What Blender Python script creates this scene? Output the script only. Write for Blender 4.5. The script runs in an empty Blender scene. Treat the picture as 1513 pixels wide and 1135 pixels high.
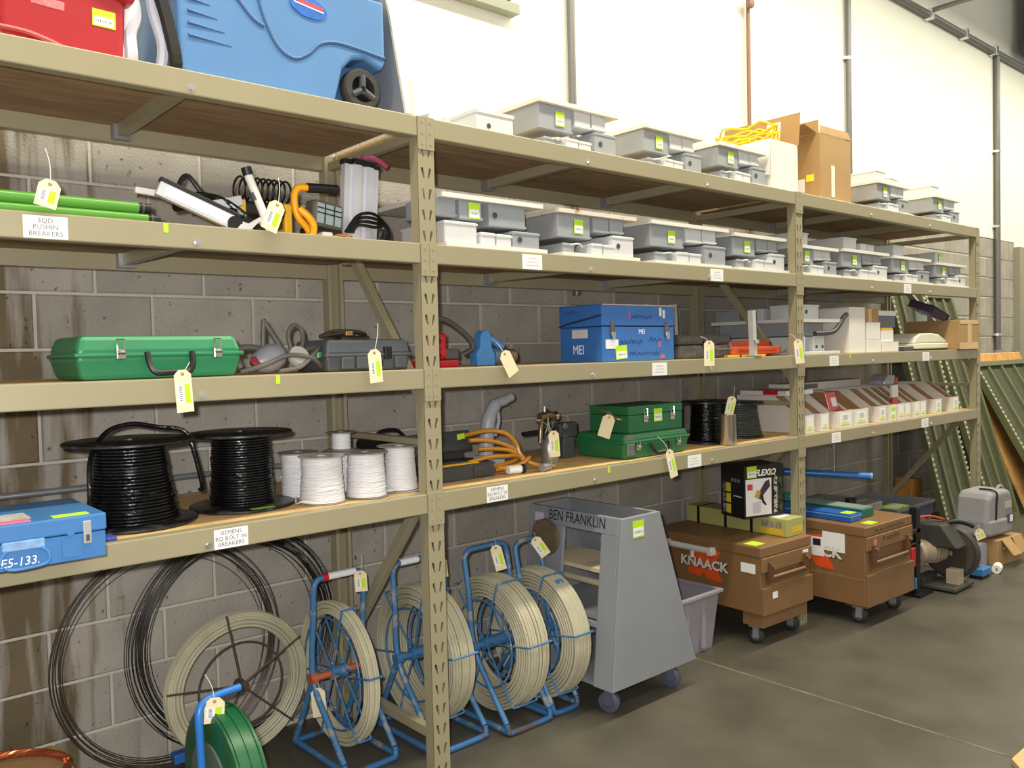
import bpy, bmesh, math, random
from mathutils import Matrix, Vector
R = math.radians
random.seed(7)
SC = bpy.context.scene
C = SC.collection
# ------------------------------------------------------------------ camera
YAW, PIT, ROL, FPX = 0.8553, 0.0359, -0.0243, 1252.34
def cam_axes():
    f = Vector((math.cos(PIT)*math.cos(YAW), math.cos(PIT)*math.sin(YAW), -math.sin(PIT)))
    r = Vector((math.sin(YAW), -math.cos(YAW), 0)); u = r.cross(f)
    return r*math.cos(ROL)+u*math.sin(ROL), u*math.cos(ROL)-r*math.sin(ROL), f
CAM = Vector((-1.8205, -2.5426, 1.5847))
_r, _u, _f = cam_axes()
cd = bpy.data.cameras.new('camera'); cd.sensor_width = 36; cd.lens = FPX/1513*36; cd.clip_end = 100
co = bpy.data.objects.new('camera', cd); C.objects.link(co)
co.matrix_world = Matrix(((_r.x, _u.x, -_f.x, CAM.x), (_r.y, _u.y, -_f.y, CAM.y), (_r.z, _u.z, -_f.z, CAM.z), (0, 0, 0, 1)))
SC.camera = co
# ------------------------------------------------------------------ light
w = bpy.data.worlds.new('world'); SC.world = w; w.use_nodes = True
w.node_tree.nodes['Background'].inputs[0].default_value = (1.0, 0.95, 0.82, 1)
w.node_tree.nodes['Background'].inputs[1].default_value = 0.48
def area(name, loc, rot, sx, sy, power, col):
    l = bpy.data.lights.new(name, 'AREA'); l.shape = 'RECTANGLE'; l.size = sx; l.size_y = sy; l.energy = power; l.color = col
    o = bpy.data.objects.new(name, l); C.objects.link(o); o.location = loc; o.rotation_euler = rot; return o
WARM = (1.0, 0.935, 0.72)
area('ceiling_strip_light_near', (4.2, -0.80, 4.75), (0, 0, 0), 13.0, 0.25, 420, WARM)
area('ceiling_strip_light_aisle', (3.0, -4.2, 4.85), (0, 0, 0), 9.0, 0.30, 90, WARM)
fl = bpy.data.lights.new('camera_flash', 'SPOT'); fl.energy = 230; fl.color = (1.0, 0.975, 0.95); fl.shadow_soft_size = 0.025
fl.spot_size = R(95); fl.spot_blend = 0.5
fo = bpy.data.objects.new('camera_flash', fl); C.objects.link(fo)
fo.matrix_world = co.matrix_world.copy(); fo.location = CAM + _u*0.06 - _r*0.06
vs = SC.view_settings; vs.view_transform = 'Standard'; vs.look = 'None'; vs.gamma = 1; vs.exposure = 0.15
vs.use_curve_mapping = False
# ------------------------------------------------------------------ materials
def lin(c):
    return tuple(((x/255)/12.92 if x/255 <= .04045 else (((x/255)+.055)/1.055)**2.4) for x in c)+(1,)
MATS = {}
def mat(name, col, rough=.5, metal=0, var=.08, scale=6, bump=0, bscale=40, col2=None, thr=(.45, .6), stretch=(1, 1, 1), spec=.5, coat=0, rand=0):
    if name in MATS: return MATS[name]
    m = bpy.data.materials.new(name); m.use_nodes = True; nt = m.node_tree; N = nt.nodes; K = nt.links
    b = N['Principled BSDF']; b.inputs['Roughness'].default_value = rough; b.inputs['Metallic'].default_value = metal
    b.inputs['Specular IOR Level'].default_value = spec
    if coat: b.inputs['Coat Weight'].default_value = coat
    tc = N.new('ShaderNodeTexCoord'); mp = N.new('ShaderNodeMapping'); mp.inputs['Scale'].default_value = stretch
    K.new(tc.outputs['Object'], mp.inputs['Vector'])
    nz = N.new('ShaderNodeTexNoise'); nz.inputs['Scale'].default_value = scale; nz.inputs['Detail'].default_value = 5
    K.new(mp.outputs[0], nz.inputs['Vector'])
    cr = N.new('ShaderNodeValToRGB'); K.new(nz.outputs['Fac'], cr.inputs['Fac'])
    c = lin(col)
    if col2 is None:
        cr.color_ramp.elements[0].position = .3; cr.color_ramp.elements[1].position = .7
        cr.color_ramp.elements[0].color = tuple(x*(1-var) for x in c[:3])+(1,)
        cr.color_ramp.elements[1].color = tuple(min(1, x*(1+var)) for x in c[:3])+(1,)
    else:
        cr.color_ramp.elements[0].position = thr[0]; cr.color_ramp.elements[1].position = thr[1]
        cr.color_ramp.elements[0].color = c; cr.color_ramp.elements[1].color = lin(col2)
    out = cr.outputs['Color']
    if rand:
        oi = N.new('ShaderNodeObjectInfo'); mr = N.new('ShaderNodeMapRange'); mr.inputs['To Min'].default_value = 1-rand; mr.inputs['To Max'].default_value = 1+rand
        K.new(oi.outputs['Random'], mr.inputs['Value'])
        mx = N.new('ShaderNodeMix'); mx.data_type = 'RGBA'; mx.blend_type = 'MULTIPLY'; mx.inputs['Factor'].default_value = 1
        K.new(out, mx.inputs['A']); K.new(mr.outputs[0], mx.inputs['B']); out = mx.outputs['Result']
    K.new(out, b.inputs['Base Color'])
    if bump:
        n2 = N.new('ShaderNodeTexNoise'); n2.inputs['Scale'].default_value = bscale; n2.inputs['Detail'].default_value = 4
        K.new(mp.outputs[0], n2.inputs['Vector'])
        bp = N.new('ShaderNodeBump'); bp.inputs['Strength'].default_value = bump; bp.inputs['Distance'].default_value = .01
        K.new(n2.outputs['Fac'], bp.inputs['Height']); K.new(bp.outputs[0], b.inputs['Normal'])
    MATS[name] = m; return m
def glassmat(name, col, rough=.05, alpha=.35):
    m = mat(name, col, rough, var=.02); m.node_tree.nodes['Principled BSDF'].inputs['Alpha'].default_value = alpha; return m
RACK = mat('rack_tan_enamel', (153, 144, 116), .34, var=.03, scale=3)
GALV = mat('galvanised_grey_steel', (150, 152, 158), .4, .6, var=.1, scale=20)
BOLT = mat('zinc_bolt', (225, 225, 225), .2, .9, var=.02)
UNDERB = mat('darker_brown_underside', (156, 130, 98), .85, var=.25, scale=7, bump=.2, bscale=60, stretch=(.6, 5, 5))
WOODP = mat('particle_board_tan', (214, 176, 118), .8, var=.22, scale=9, bump=.25, bscale=120, stretch=(1, 3, 3))
PAPER = mat('white_paper', (235, 235, 235), .7, var=.02)
LIME = mat('lime_label', (184, 226, 40), .6, var=.03)
MANILA = mat('manila_card', (232, 218, 180), .8, var=.04)
INK = mat('black_ink', (25, 25, 28), .7, var=.1)
GREYINK = mat('grey_ink', (120, 120, 125), .7, var=.05)
BLACKP = mat('black_plastic', (20, 20, 22), .45, var=.2, scale=15)
DKGREY = mat('dark_grey_plastic', (70, 72, 76), .5, var=.1, scale=12)
CHROME = mat('chrome', (210, 205, 195), .18, 1, var=.05)
STRING = mat('white_string', (215, 210, 195), .9, var=.05)
WHITE = mat('white_card', (226, 222, 216), .7, var=.03)
CARD = mat('brown_cardboard', (172, 138, 92), .85, var=.06, scale=8, bump=.05)
BLACKW = mat('black_cable', (15, 15, 16), .24, var=.3, scale=30, bump=.25, bscale=70)
RED = mat('red_plastic', (196, 32, 38), .35, var=.05)
YEL = mat('yellow_plastic', (235, 180, 30), .4, var=.06)
BOXGREY = mat('grey_enamel_box', (150, 154, 160), .42, var=.05, scale=10)
BOXLIGHT = mat('pale_grey_box', (205, 206, 208), .45, var=.05, scale=10)
BOARDM = mat('white_board_edge', (222, 220, 212), .6, var=.05, scale=8)
BOARDR = mat('rust_stained_board', (214, 206, 190), .6, scale=14, col2=(176, 112, 60), thr=(.56, .7))
# ------------------------------------------------------------------ mesh helpers
class MB:
    def __init__(s): s.v = []; s.f = []
    def add(s, vs, fs, M=None):
        o = len(s.v)
        s.v += [tuple(M @ Vector(p)) for p in vs] if M is not None else [tuple(p) for p in vs]
        s.f += [tuple(i+o for i in f) for f in fs]; return s
    def box(s, x0, x1, y0, y1, z0, z1, M=None):
        return s.add([(x0, y0, z0), (x1, y0, z0), (x1, y1, z0), (x0, y1, z0), (x0, y0, z1), (x1, y0, z1), (x1, y1, z1), (x0, y1, z1)],
                     [(0, 3, 2, 1), (4, 5, 6, 7), (0, 1, 5, 4), (1, 2, 6, 5), (2, 3, 7, 6), (3, 0, 4, 7)], M)
    def cyl(s, p0, p1, r0, r1=None, n=16, M=None):
        r1 = r0 if r1 is None else r1
        p0 = Vector(p0); p1 = Vector(p1); d = (p1-p0).normalized(); a = d.orthogonal().normalized(); b = d.cross(a)
        vs = []
        for p, r in ((p0, r0), (p1, r1)):
            for i in range(n):
                t = 2*math.pi*i/n; vs.append(p+a*math.cos(t)*r+b*math.sin(t)*r)
        return s.add(vs, [(i, (i+1) % n, n+(i+1) % n, n+i) for i in range(n)]+[tuple(range(n-1, -1, -1)), tuple(range(n, 2*n))], M)
    def tube(s, pts, r, n=8, closed=False, M=None):
        pts = [Vector(p) for p in pts]; m = len(pts); vs = []; fs = []; a = None
        for i, p in enumerate(pts):
            if closed: d = pts[(i+1) % m]-pts[i-1]
            else: d = pts[min(i+1, m-1)]-pts[max(i-1, 0)]
            d = d.normalized() if d.length > 1e-9 else Vector((0, 0, 1))
            if a is None: a = d.orthogonal().normalized()
            a = a-d*a.dot(d); a = a.normalized() if a.length > 1e-6 else d.orthogonal().normalized()
            b = d.cross(a); rr = r[i] if isinstance(r, (list, tuple)) else r
            for k in range(n):
                t = 2*math.pi*k/n; vs.append(p+a*math.cos(t)*rr+b*math.sin(t)*rr)
        for i in range(m if closed else m-1):
            j = (i+1) % m
            for k in range(n): fs.append((i*n+k, i*n+(k+1) % n, j*n+(k+1) % n, j*n+k))
        if not closed: fs += [tuple(range(n-1, -1, -1)), tuple(range((m-1)*n, m*n))]
        return s.add(vs, fs, M)
    def lathe(s, prof, n=32, M=None, closed=False):
        m = len(prof); vs = []; fs = []
        for r, z in prof:
            for k in range(n): t = 2*math.pi*k/n; vs.append((r*math.cos(t), r*math.sin(t), z))
        for i in range(m if closed else m-1):
            j = (i+1) % m
            for k in range(n): fs.append((i*n+k, i*n+(k+1) % n, j*n+(k+1) % n, j*n+k))
        if not closed: fs += [tuple(range(n-1, -1, -1)), tuple(range((m-1)*n, m*n))]
        return s.add(vs, fs, M)
    def prism(s, poly, a, b, plane='xz', M=None):
        # polygon extruded along the remaining axis from a to b
        f = {'xz': lambda p, t: (p[0], t, p[1]), 'xy': lambda p, t: (p[0], p[1], t), 'yz': lambda p, t: (t, p[0], p[1])}[plane]
        n = len(poly); vs = [f(p, a) for p in poly]+[f(p, b) for p in poly]
        return s.add(vs, [(i, (i+1) % n, n+(i+1) % n, n+i) for i in range(n)]+[tuple(range(n-1, -1, -1)), tuple(range(n, 2*n))], M)
    def mesh(s, name, m, smooth=False):
        me = bpy.data.meshes.new(name); me.from_pydata(s.v, [], s.f)
        bm = bmesh.new(); bm.from_mesh(me); bmesh.ops.recalc_face_normals(bm, faces=bm.faces[:]); bm.to_mesh(me); bm.free()
        if m: me.materials.append(m)
        if smooth:
            me.polygons.foreach_set('use_smooth', [True]*len(me.polygons)); me.set_sharp_from_angle(angle=R(38))
        return me
    def build(s, name, m, parent=None, bevel=0, smooth=False, seg=2, label=None):
        o = bpy.data.objects.new(name, s.mesh(name, m, smooth)); C.objects.link(o)
        if parent is not None: o.parent = parent
        if bevel:
            b = o.modifiers.new('bevel', 'BEVEL'); b.width = bevel; b.segments = seg; b.limit_method = 'ANGLE'; b.angle_limit = R(35)
        if label: o['label'] = label
        return o
def thing(name, label, cat, loc=(0, 0, 0), rz=0, group=None):
    o = bpy.data.objects.new(name, None); C.objects.link(o); o.empty_display_size = .05
    o.location = loc; o.rotation_euler = (0, 0, R(rz)); o['label'] = label; o['category'] = cat
    if group: o['group'] = group
    return o
def tag_one(o, label, cat, group=None):
    o['label'] = label; o['category'] = cat
    if group: o['group'] = group
    return o
def struct(o): o['kind'] = 'structure'; return o
def fr(o, x, y):
    x = Vector(x).normalized(); y = Vector(y).normalized(); z = x.cross(y)
    return Matrix(((x.x, y.x, z.x, o[0]), (x.y, y.y, z.y, o[1]), (x.z, y.z, z.z, o[2]), (0, 0, 0, 1)))
def FR(x, y, z): return fr((x, y, z), (1, 0, 0), (0, 0, 1))      # faces -Y
def LF(x, y, z): return fr((x, y, z), (0, -1, 0), (0, 0, 1))     # faces -X
def UP(x, y, z): return fr((x, y, z), (1, 0, 0), (0, 1, 0))      # faces up
def text(s, size, M, m, parent, name='lettering', align='CENTER', bold=False, sx=1.0, shear=0):
    cu = bpy.data.curves.new(name, 'FONT'); cu.body = s; cu.size = size; cu.align_x = align; cu.align_y = 'CENTER'; cu.extrude = .0003
    cu.resolution_u = 2; cu.shear = shear; cu.space_line = .95
    if bold: cu.offset = size*.035
    t = bpy.data.objects.new(name, cu); C.objects.link(t)
    dg = bpy.context.evaluated_depsgraph_get(); me = bpy.data.meshes.new_from_object(t.evaluated_get(dg))
    bpy.data.objects.remove(t)
    me.materials.clear(); me.materials.append(m)
    me.transform(M @ Matrix.Diagonal((sx, 1, 1, 1)))
    o = bpy.data.objects.new(name, me); C.objects.link(o); o.parent = parent; return o
def sticker(parent, M, w=.05, h=.055, name='price_sticker'):
    # lime label with white printed half
    o = MB().box(-w/2, w/2, -h/2, h/2, 0, .0008, M).build(name, LIME, parent)
    MB().box(-w*.42, w*.42, -h*.42, h*.08, .0008, .0014, M).build('print_panel', PAPER, o)
    mb = MB()
    for k in range(9):
        x = -w*.33+k*w*.075; mb.box(x, x+w*(.02+.03*((k*7) % 3)/2), -h*.24, -h*.1, .0014, .0017, M)
    mb.build('barcode', GREYINK, o)
    return o
def arc(c, r, a0, a1, n, f):  # points on an arc; f maps (u,v)->3d
    return [f(c[0]+r*math.cos(R(a0+(a1-a0)*i/n)), c[1]+r*math.sin(R(a0+(a1-a0)*i/n))) for i in range(n+1)]
def spline(pts, n=6):
    P = [Vector(p) for p in pts]; out = []
    for i in range(len(P)-1):
        p0 = P[max(i-1, 0)]; p1 = P[i]; p2 = P[i+1]; p3 = P[min(i+2, len(P)-1)]
        for k in range(n):
            t = k/n; out.append(.5*((2*p1)+(p2-p0)*t+(2*p0-5*p1+4*p2-p3)*t*t+(3*p1-p0-3*p2+p3)*t**3))
    return out+[P[-1]]
def hang_tag(loc, label, w=.045, h=.095, tilt=0, turn=0, string=(0, 0, .06), print_side=True):
    """manila tag whose eyelet is at loc; tilt rotates it in its plane, turn about the vertical"""
    t = thing('hang_tag', label, 'tag', loc, group='manila inventory tags')
    M = Matrix.Rotation(R(turn), 4, 'Z') @ Matrix.Rotation(R(tilt), 4, 'Y') @ fr((0, 0, 0), (1, 0, 0), (0, 0, 1))
    c = w*.28
    poly = [(-w/2, -h+.008), (w/2, -h+.008), (w/2, .008-c), (w/2-c, .008), (-w/2+c, .008), (-w/2, .008-c)]
    MB().prism(poly, 0, .0009, 'xy', M).build('card', MANILA, t)
    MB().lathe([(.002, .0009), (.005, .0009), (.005, .0016), (.002, .0016)], 12, M @ Matrix.Translation((0, -.004, 0)), True).build('eyelet', mat('brick_eyelet', (150, 80, 60), .6), t)
    if print_side:
        MB().box(w*.05, w*.36, -h*.72, -h*.28, .0009, .0015, M).build('price_sticker', LIME, t)
        MB().box(-w*.38, w*.0, -h*.72, -h*.28, .0009, .0014, M).build('print_panel', PAPER, t)
        mb = MB()
        for k in range(8):
            y = -h*.66+k*h*.045; mb.box(-w*.28, -w*.1, y, y+h*.022, .0014, .0018, M)
        mb.build('barcode', GREYINK, t)
    s = Vector(string)
    MB().tube(spline([(0, -.002, -.004), s*.5+Vector((.004, -.003, .004)), s], 5), .0011, 5).build('string', STRING, t)
    return t
# ================================================================== SETTING
WY = 0.838
def blockmat():
    m = mat('grey_concrete_block', (160, 154, 144), .9, var=.12, scale=5, bump=.5, bscale=90, rand=.09)
    nt = m.node_tree; N = nt.nodes; K = nt.links; b = N['Principled BSDF']
    src = b.inputs['Base Color'].links[0].from_socket
    # dark pits
    ge = N.new('ShaderNodeNewGeometry'); n1 = N.new('ShaderNodeTexNoise'); n1.inputs['Scale'].default_value = 38; n1.inputs['Detail'].default_value = 3
    K.new(ge.outputs['Position'], n1.inputs['Vector'])
    r1 = N.new('ShaderNodeValToRGB'); r1.color_ramp.elements[0].position = .27; r1.color_ramp.elements[1].position = .34
    r1.color_ramp.elements[0].color = (.35, .33, .3, 1); r1.color_ramp.elements[1].color = (1, 1, 1, 1); K.new(n1.outputs['Fac'], r1.inputs['Fac'])
    # brown water stains running down at the left end of the wall
    mp = N.new('ShaderNodeMapping'); mp.inputs['Scale'].default_value = (11, 1, 1.1); K.new(ge.outputs['Position'], mp.inputs['Vector'])
    n2 = N.new('ShaderNodeTexNoise'); n2.inputs['Scale'].default_value = 1.6; n2.inputs['Detail'].default_value = 5; K.new(mp.outputs[0], n2.inputs['Vector'])
    sx = N.new('ShaderNodeSeparateXYZ'); K.new(ge.outputs['Position'], sx.inputs[0])
    g = N.new('ShaderNodeMapRange'); g.inputs['From Min'].default_value = -.72; g.inputs['From Max'].default_value = -1.2; g.inputs['To Min'].default_value = -.25; g.inputs['To Max'].default_value = .14
    K.new(sx.outputs[0], g.inputs['Value'])
    ad = N.new('ShaderNodeMath'); K.new(n2.outputs['Fac'], ad.inputs[0]); K.new(g.outputs[0], ad.inputs[1])
    r2 = N.new('ShaderNodeValToRGB'); r2.color_ramp.elements[0].position = .46; r2.color_ramp.elements[1].position = .62
    r2.color_ramp.elements[0].color = (1, 1, 1, 1); r2.color_ramp.elements[1].color = (.42, .34, .22, 1); K.new(ad.outputs[0], r2.inputs['Fac'])
    out = src
    for rr in (r1, r2):
        mx = N.new('ShaderNodeMix'); mx.data_type = 'RGBA'; mx.blend_type = 'MULTIPLY'; mx.inputs['Factor'].default_value = 1
        K.new(out, mx.inputs['A']); K.new(rr.outputs[0], mx.inputs['B']); out = mx.outputs['Result']
    K.new(out, b.inputs['Base Color']); return m
BLOCK = blockmat()
MORTAR = mat('pale_mortar', (190, 185, 174), .9, var=.06, scale=12, bump=.3, bscale=80)
FLOORM = mat('stained_concrete_floor', (84, 80, 70), .4, var=.24, scale=2.6, bump=.04, bscale=30, spec=.4)
WHITEWALL = mat('white_wall_paint', (236, 237, 226), .8, var=.015)
struct(MB().box(-4.5, 12, -7, WY+.3, -.12, 0).build('floor', FLOORM))
fl_o = bpy.data.objects['floor']
MB().box(1.672, 1.684, -6.5, WY, 0, .0012).build('joint_line', mat('tan_joint_filler', (112, 102, 82), .8, var=.35, scale=9), fl_o)
ZB = .013; CH = .2032; CL = .4064
wb = struct(MB().box(-2.4, 8.38, WY+.006, WY+.24, 0, ZB+13*CH).build('wall_back', MORTAR))
proto = {}
def blockmesh(wd):
    k = round(wd, 3)
    if k not in proto:
        o = MB().box(.005, wd-.005, 0, .03, .005, CH-.005)
        me = o.mesh('block', BLOCK); bm = bmesh.new(); bm.from_mesh(me)
        ed = [e for e in bm.edges if all(v.co.y < .001 for v in e.verts)]
        bmesh.ops.bevel(bm, geom=ed, offset=.006, segments=1, affect='EDGES'); bm.to_mesh(me); bm.free(); proto[k] = me
    return proto[k]
blocks = []
for row in range(13):
    off = -.912 if row % 2 == 1 else -.912+CL/2
    x = off-3*CL
    while x < 8.37:
        wd = min(CL, 8.38-x)
        if x > -1.75 and wd > .05: blocks.append((x, ZB+row*CH, wd))
        x += CL
blocks.sort(key=lambda b: b[0])
for (x, z, wd) in blocks[:300]:
    o = bpy.data.objects.new('block', blockmesh(wd)); C.objects.link(o); o.parent = wb; o.location = (x, WY, z)
rest = MB()
for (x, z, wd) in blocks[300:]: rest.box(x+.005, x+wd-.005, WY, WY+.03, z+.005, z+CH-.005)
ro = rest.build('block_run', BLOCK, wb); ro['kind'] = 'stuff'
ZT = ZB+13*CH
struct(MB().box(-4.5, 8.38, WY-.004, WY+.24, ZT, 6.2).build('wall_upper', WHITEWALL))
PILM = mat('grey_pilaster', (150, 146, 128), .8, var=.04)
struct(MB().box(8.38, 9.2, WY-.06, WY+.24, 0, ZT-.05).build('trim_pilaster', PILM))
struct(MB().box(8.38, 12, WY-.004, WY+.24, ZT-.05, 6.2).build('wall_upper_far', WHITEWALL))
CON = mat('grey_conduit', (118, 118, 116), .45, .5, var=.06)
def conduit(x, z0, z1, r, m, label, clips=(), y=WY-.035):
    t = thing('conduit', label, 'pipe', (x, y, z0))
    MB().cyl((0, 0, 0), (0, 0, z1-z0), r, n=12).build('pipe', m, t, smooth=True)
    for c in clips:
        mb = MB().box(-r-.018, r+.03, .0, .03, c-z0-.012, c-z0+.012)
        mb.cyl((0, 0, c-z0-.012), (0, 0, c-z0+.012), r+.004, n=12); mb.build('strap', BOLT, t, smooth=True)
    return t
conduit(1.584, 1.9, 5.6, .022, CON, 'vertical grey conduit on wall behind middle bay, left of the copper pipe')
conduit(4.705, 2.0, 4.515, .022, CON, 'vertical grey conduit on white wall right of the tall cardboard box', (3.86,))
conduit(7.81, 1.50, 4.515, .03, CON, 'vertical dark conduit on wall past the end of the rack', (3.55, 2.78, 1.66))
COP = mat('brown_copper_pipe', (146, 110, 96), .5, .3, var=.1)
t = conduit(3.31, 2.3, 3.97, .014, COP, 'thin copper pipe with small valve against white wall')
MB().lathe([(.012, -.02), (.03, -.012), (.034, .0), (.03, .012), (.012, .02)], 12, Matrix.Translation((-.03, -.04, 1.62)) @ Matrix.Rotation(R(90), 4, 'X')).cyl((0, 0, 1.62), (-.03, -.04, 1.62), .009, n=8).build('valve_knob', COP, t, smooth=True)
# long conduit high on the wall with a branch coming forward
t = thing('conduit', 'long horizontal conduit high on the white wall at upper right', 'pipe', (4.0, WY-.04, 4.55))
MB().cyl((0, 0, 0), (6.5, 0, 0), .032, n=12).build('pipe', CON, t, smooth=True)
MB().cyl((2.17, 0, .03), (2.17, -3.5, .03), .022, n=10).build('branch_pipe', CON, t, smooth=True)
for x in (2.17, 2.95, 3.7): MB().box(x-.03, x+.03, -.045, .035, -.045, .045).build('clamp', BOLT, t, bevel=.006)
t = thing('conduit', 'thin galvanised conduit running low on the block wall behind black spools', 'pipe', (-2.4, WY-.03, 1.133))
MB().cyl((0, 0, 0), (2.75, 0, 0), .0125, n=10).build('pipe', GALV, t, smooth=True)
for x in (1.0, 2.2): MB().box(x-.012, x+.012, -.016, .02, -.03, .03).build('strap', BOLT, t)
t = thing('metal_channel', 'grey green metal channel fixed to white wall above the gray panel', 'channel', (-1.0, .785, 3.34))
CHM = mat('grey_green_channel', (150, 156, 138), .5, var=.05)
MB().prism([(-.02, .05), (-.02, .0), (.045, .0), (.045, .05), (.04, .05), (.04, .008), (-.015, .008), (-.015, .05)], 0, 2.17, 'yz').build('lower_channel', CHM, t)
MB().box(0, 2.14, .0, .045, .075, .13).build('upper_bar', mat('dark_channel', (92, 96, 90), .5), t)
for x in (.3, 1.2, 2.0): MB().box(x-.02, x+.02, -.0, .045, .05, .075).build('wall_bracket', CHM, t)
t = thing('air_duct', 'dark grey duct hanging under the ceiling in the upper right corner', 'duct', (8.3, .25, 4.75))
DUCT = mat('dark_duct', (66, 66, 64), .6, var=.05)
MB().box(0, .9, -.1, .45, .0, 1.3).build('duct_body', DUCT, t, bevel=.01)
MB().box(-.04, .94, -.14, .5, -.10, .02).build('duct_flange', DUCT, t, bevel=.01)
# ================================================================== RACK
L = 2.552; LV = (2.45, 1.993, 1.536, 1.078); RY = .731
rack = thing('storage_rack', 'tan steel boltless storage rack with three bays and four shelves', 'rack')
def postmesh(name, h, dy, holes):
    """C-profile post, face with paired slanted slots when holes is set; dy=+1 opens to the back"""
    w2 = .0365; bm = bmesh.new(); pit = .0762; n = int(h/pit)
    if holes:
        def loop(pts):
            vs = [bm.verts.new((p[0], 0, p[1])) for p in pts]
            return [bm.edges.new((vs[i], vs[(i+1) % len(vs)])) for i in range(len(vs))]
        ed = loop([(-w2, 0), (w2, 0), (w2, pit), (-w2, pit)])
        for s in (-1, 1):
            ed += loop([(s*.0225, .058), (s*.0125, .058), (s*.0075, .022), (s*.0125, .020), (s*.0215, .048)][::s])
        bmesh.ops.triangle_fill(bm, edges=ed, use_beauty=True)
        geo = bm.faces[:]
        for k in range(1, n):
            g = bmesh.ops.duplicate(bm, geom=geo+[e for e in {e for f in geo for e in f.edges}]+list({v for f in geo for v in f.verts}))
            bmesh.ops.translate(bm, vec=(0, 0, k*pit), verts=[x for x in g['geom'] if isinstance(x, bmesh.types.BMVert)])
        bmesh.ops.remove_doubles(bm, verts=bm.verts[:], dist=1e-5); top = n*pit
    else: top = 0
    def quad(*p): bm.faces.new([bm.verts.new(q) for q in p])
    if top < h: quad((-w2, 0, top), (w2, 0, top), (w2, 0, h), (-w2, 0, h))
    d = .05*dy
    for s in (-1, 1):
        quad((s*w2, 0, 0), (s*w2, d, 0), (s*w2, d, h), (s*w2, 0, h))
        quad((s*w2, d, 0), (s*.02, d, 0), (s*.02, d, h), (s*w2, d, h))
    bmesh.ops.remove_doubles(bm, verts=bm.verts[:], dist=1e-5)
    bmesh.ops.recalc_face_normals(bm, faces=bm.faces[:])
    me = bpy.data.meshes.new(name); bm.to_mesh(me); bm.free(); me.materials.append(RACK); return me
PF = postmesh('post', 2.45, 1, True); PR = postmesh('post', 2.45, -1, False)
conn = MB().box(-.0355, -.0008, -.006, 0, -.118, 0).mesh('connector', RACK)
conn2 = MB().box(.0008, .0355, -.006, 0, -.118, 0).mesh('connector', RACK)
riv = MB().cyl((0, -.006, 0), (0, -.0085, 0), .0035, n=8).mesh('rivet', RACK)
def inst(name, me, parent, loc):
    o = bpy.data.objects.new(name, me); C.objects.link(o); o.parent = parent; o.location = loc; return o
for i in range(-1, 3):
    p = inst('post', PF, rack, (i*L, 0, 0)); sm = p.modifiers.new('thickness', 'SOLIDIFY'); sm.thickness = .0022
    inst('post', PR, rack, (i*L, RY, 0)).modifiers.new('thickness', 'SOLIDIFY').thickness = .0022
    for z in LV:
        for me, s in ((conn, -1), (conn2, 1)):
            if (i == 2 and s == 1) or (i == -1 and s == -1): continue
            c = inst('connector', me, p, (0, 0, z)); [inst('rivet', riv, c, (s*.018, 0, -.02-k*.039)) for k in range(3)]
    x = i*L
    fb = MB()
    def brace(y0, z0, y1, z1, r=.02):
        d = Vector((0, y1-y0, z1-z0)); ln = d.length; d.normalize(); M = fr((x, y0, z0), (1, 0, 0), d)
        MB().box(-.016, .016, 0, ln, -r, r, M).build('brace', RACK, rack, bevel=.003)
    brace(.69, 2.20, .04, 1.39); brace(.04, 1.10, .69, .33); brace(.045, 1.262, .69, 1.262, .012); brace(.045, .16, .69, .16); brace(.045, 2.395, .69, 2.395, .018)
BH = .073
bm_f = MB().box(.0365, L-.0365, -.004, .042, -BH, 0).mesh('beam', RACK)
bm_r = MB().box(.0365, L-.0365, RY-.038, RY+.004, -BH, 0).mesh('beam', RACK)
deck = MB().box(.03, L-.03, .0425, RY-.0385, -.009, -.0005).mesh('deck_board', WOODP)
under = MB().box(.03, L-.03, .0425, RY-.0385, -.0165, -.009).mesh('deck_underside', UNDERB)  # thin bottom layer of each deck, coloured darker brown than the top
xbar = MB().prism([(-.016, -.017), (-.016, -.058), (.016, -.058), (.016, -.054), (-.012, -.054), (-.012, -.017)], .0425, RY-.0385, 'xz').mesh('cross_bar', RACK)
bolt = MB().cyl((0, -.004, -.052), (0, -.010, -.052), .0075, n=6).cyl((0, -.004, -.052), (0, -.0055, -.052), .011, n=12).mesh('bolt', BOLT)
bracket = MB().box(-.03, .03, RY-.075, RY-.039, -.068, -.017).mesh('bracket', GALV)
for i in range(-1, 2):
    for j, z in enumerate(LV):
        b = inst('beam', bm_f, rack, (i*L, 0, z)); bv = b.modifiers.new('bevel', 'BEVEL'); bv.width = .004; bv.segments = 2
        inst('beam', bm_r, rack, (i*L, 0, z))
        db = inst('deck_board', deck, rack, (i*L, 0, z)); inst('deck_underside', under, db, (0, 0, 0))
        for k in (1, 2):
            xx = i*L+.001+k*L/3
            inst('cross_bar', xbar, rack, (xx, 0, z)); inst('bolt', bolt, b, (xx-i*L, 0, 0))
            inst('bracket', bracket, rack, (xx, 0, z))
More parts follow.
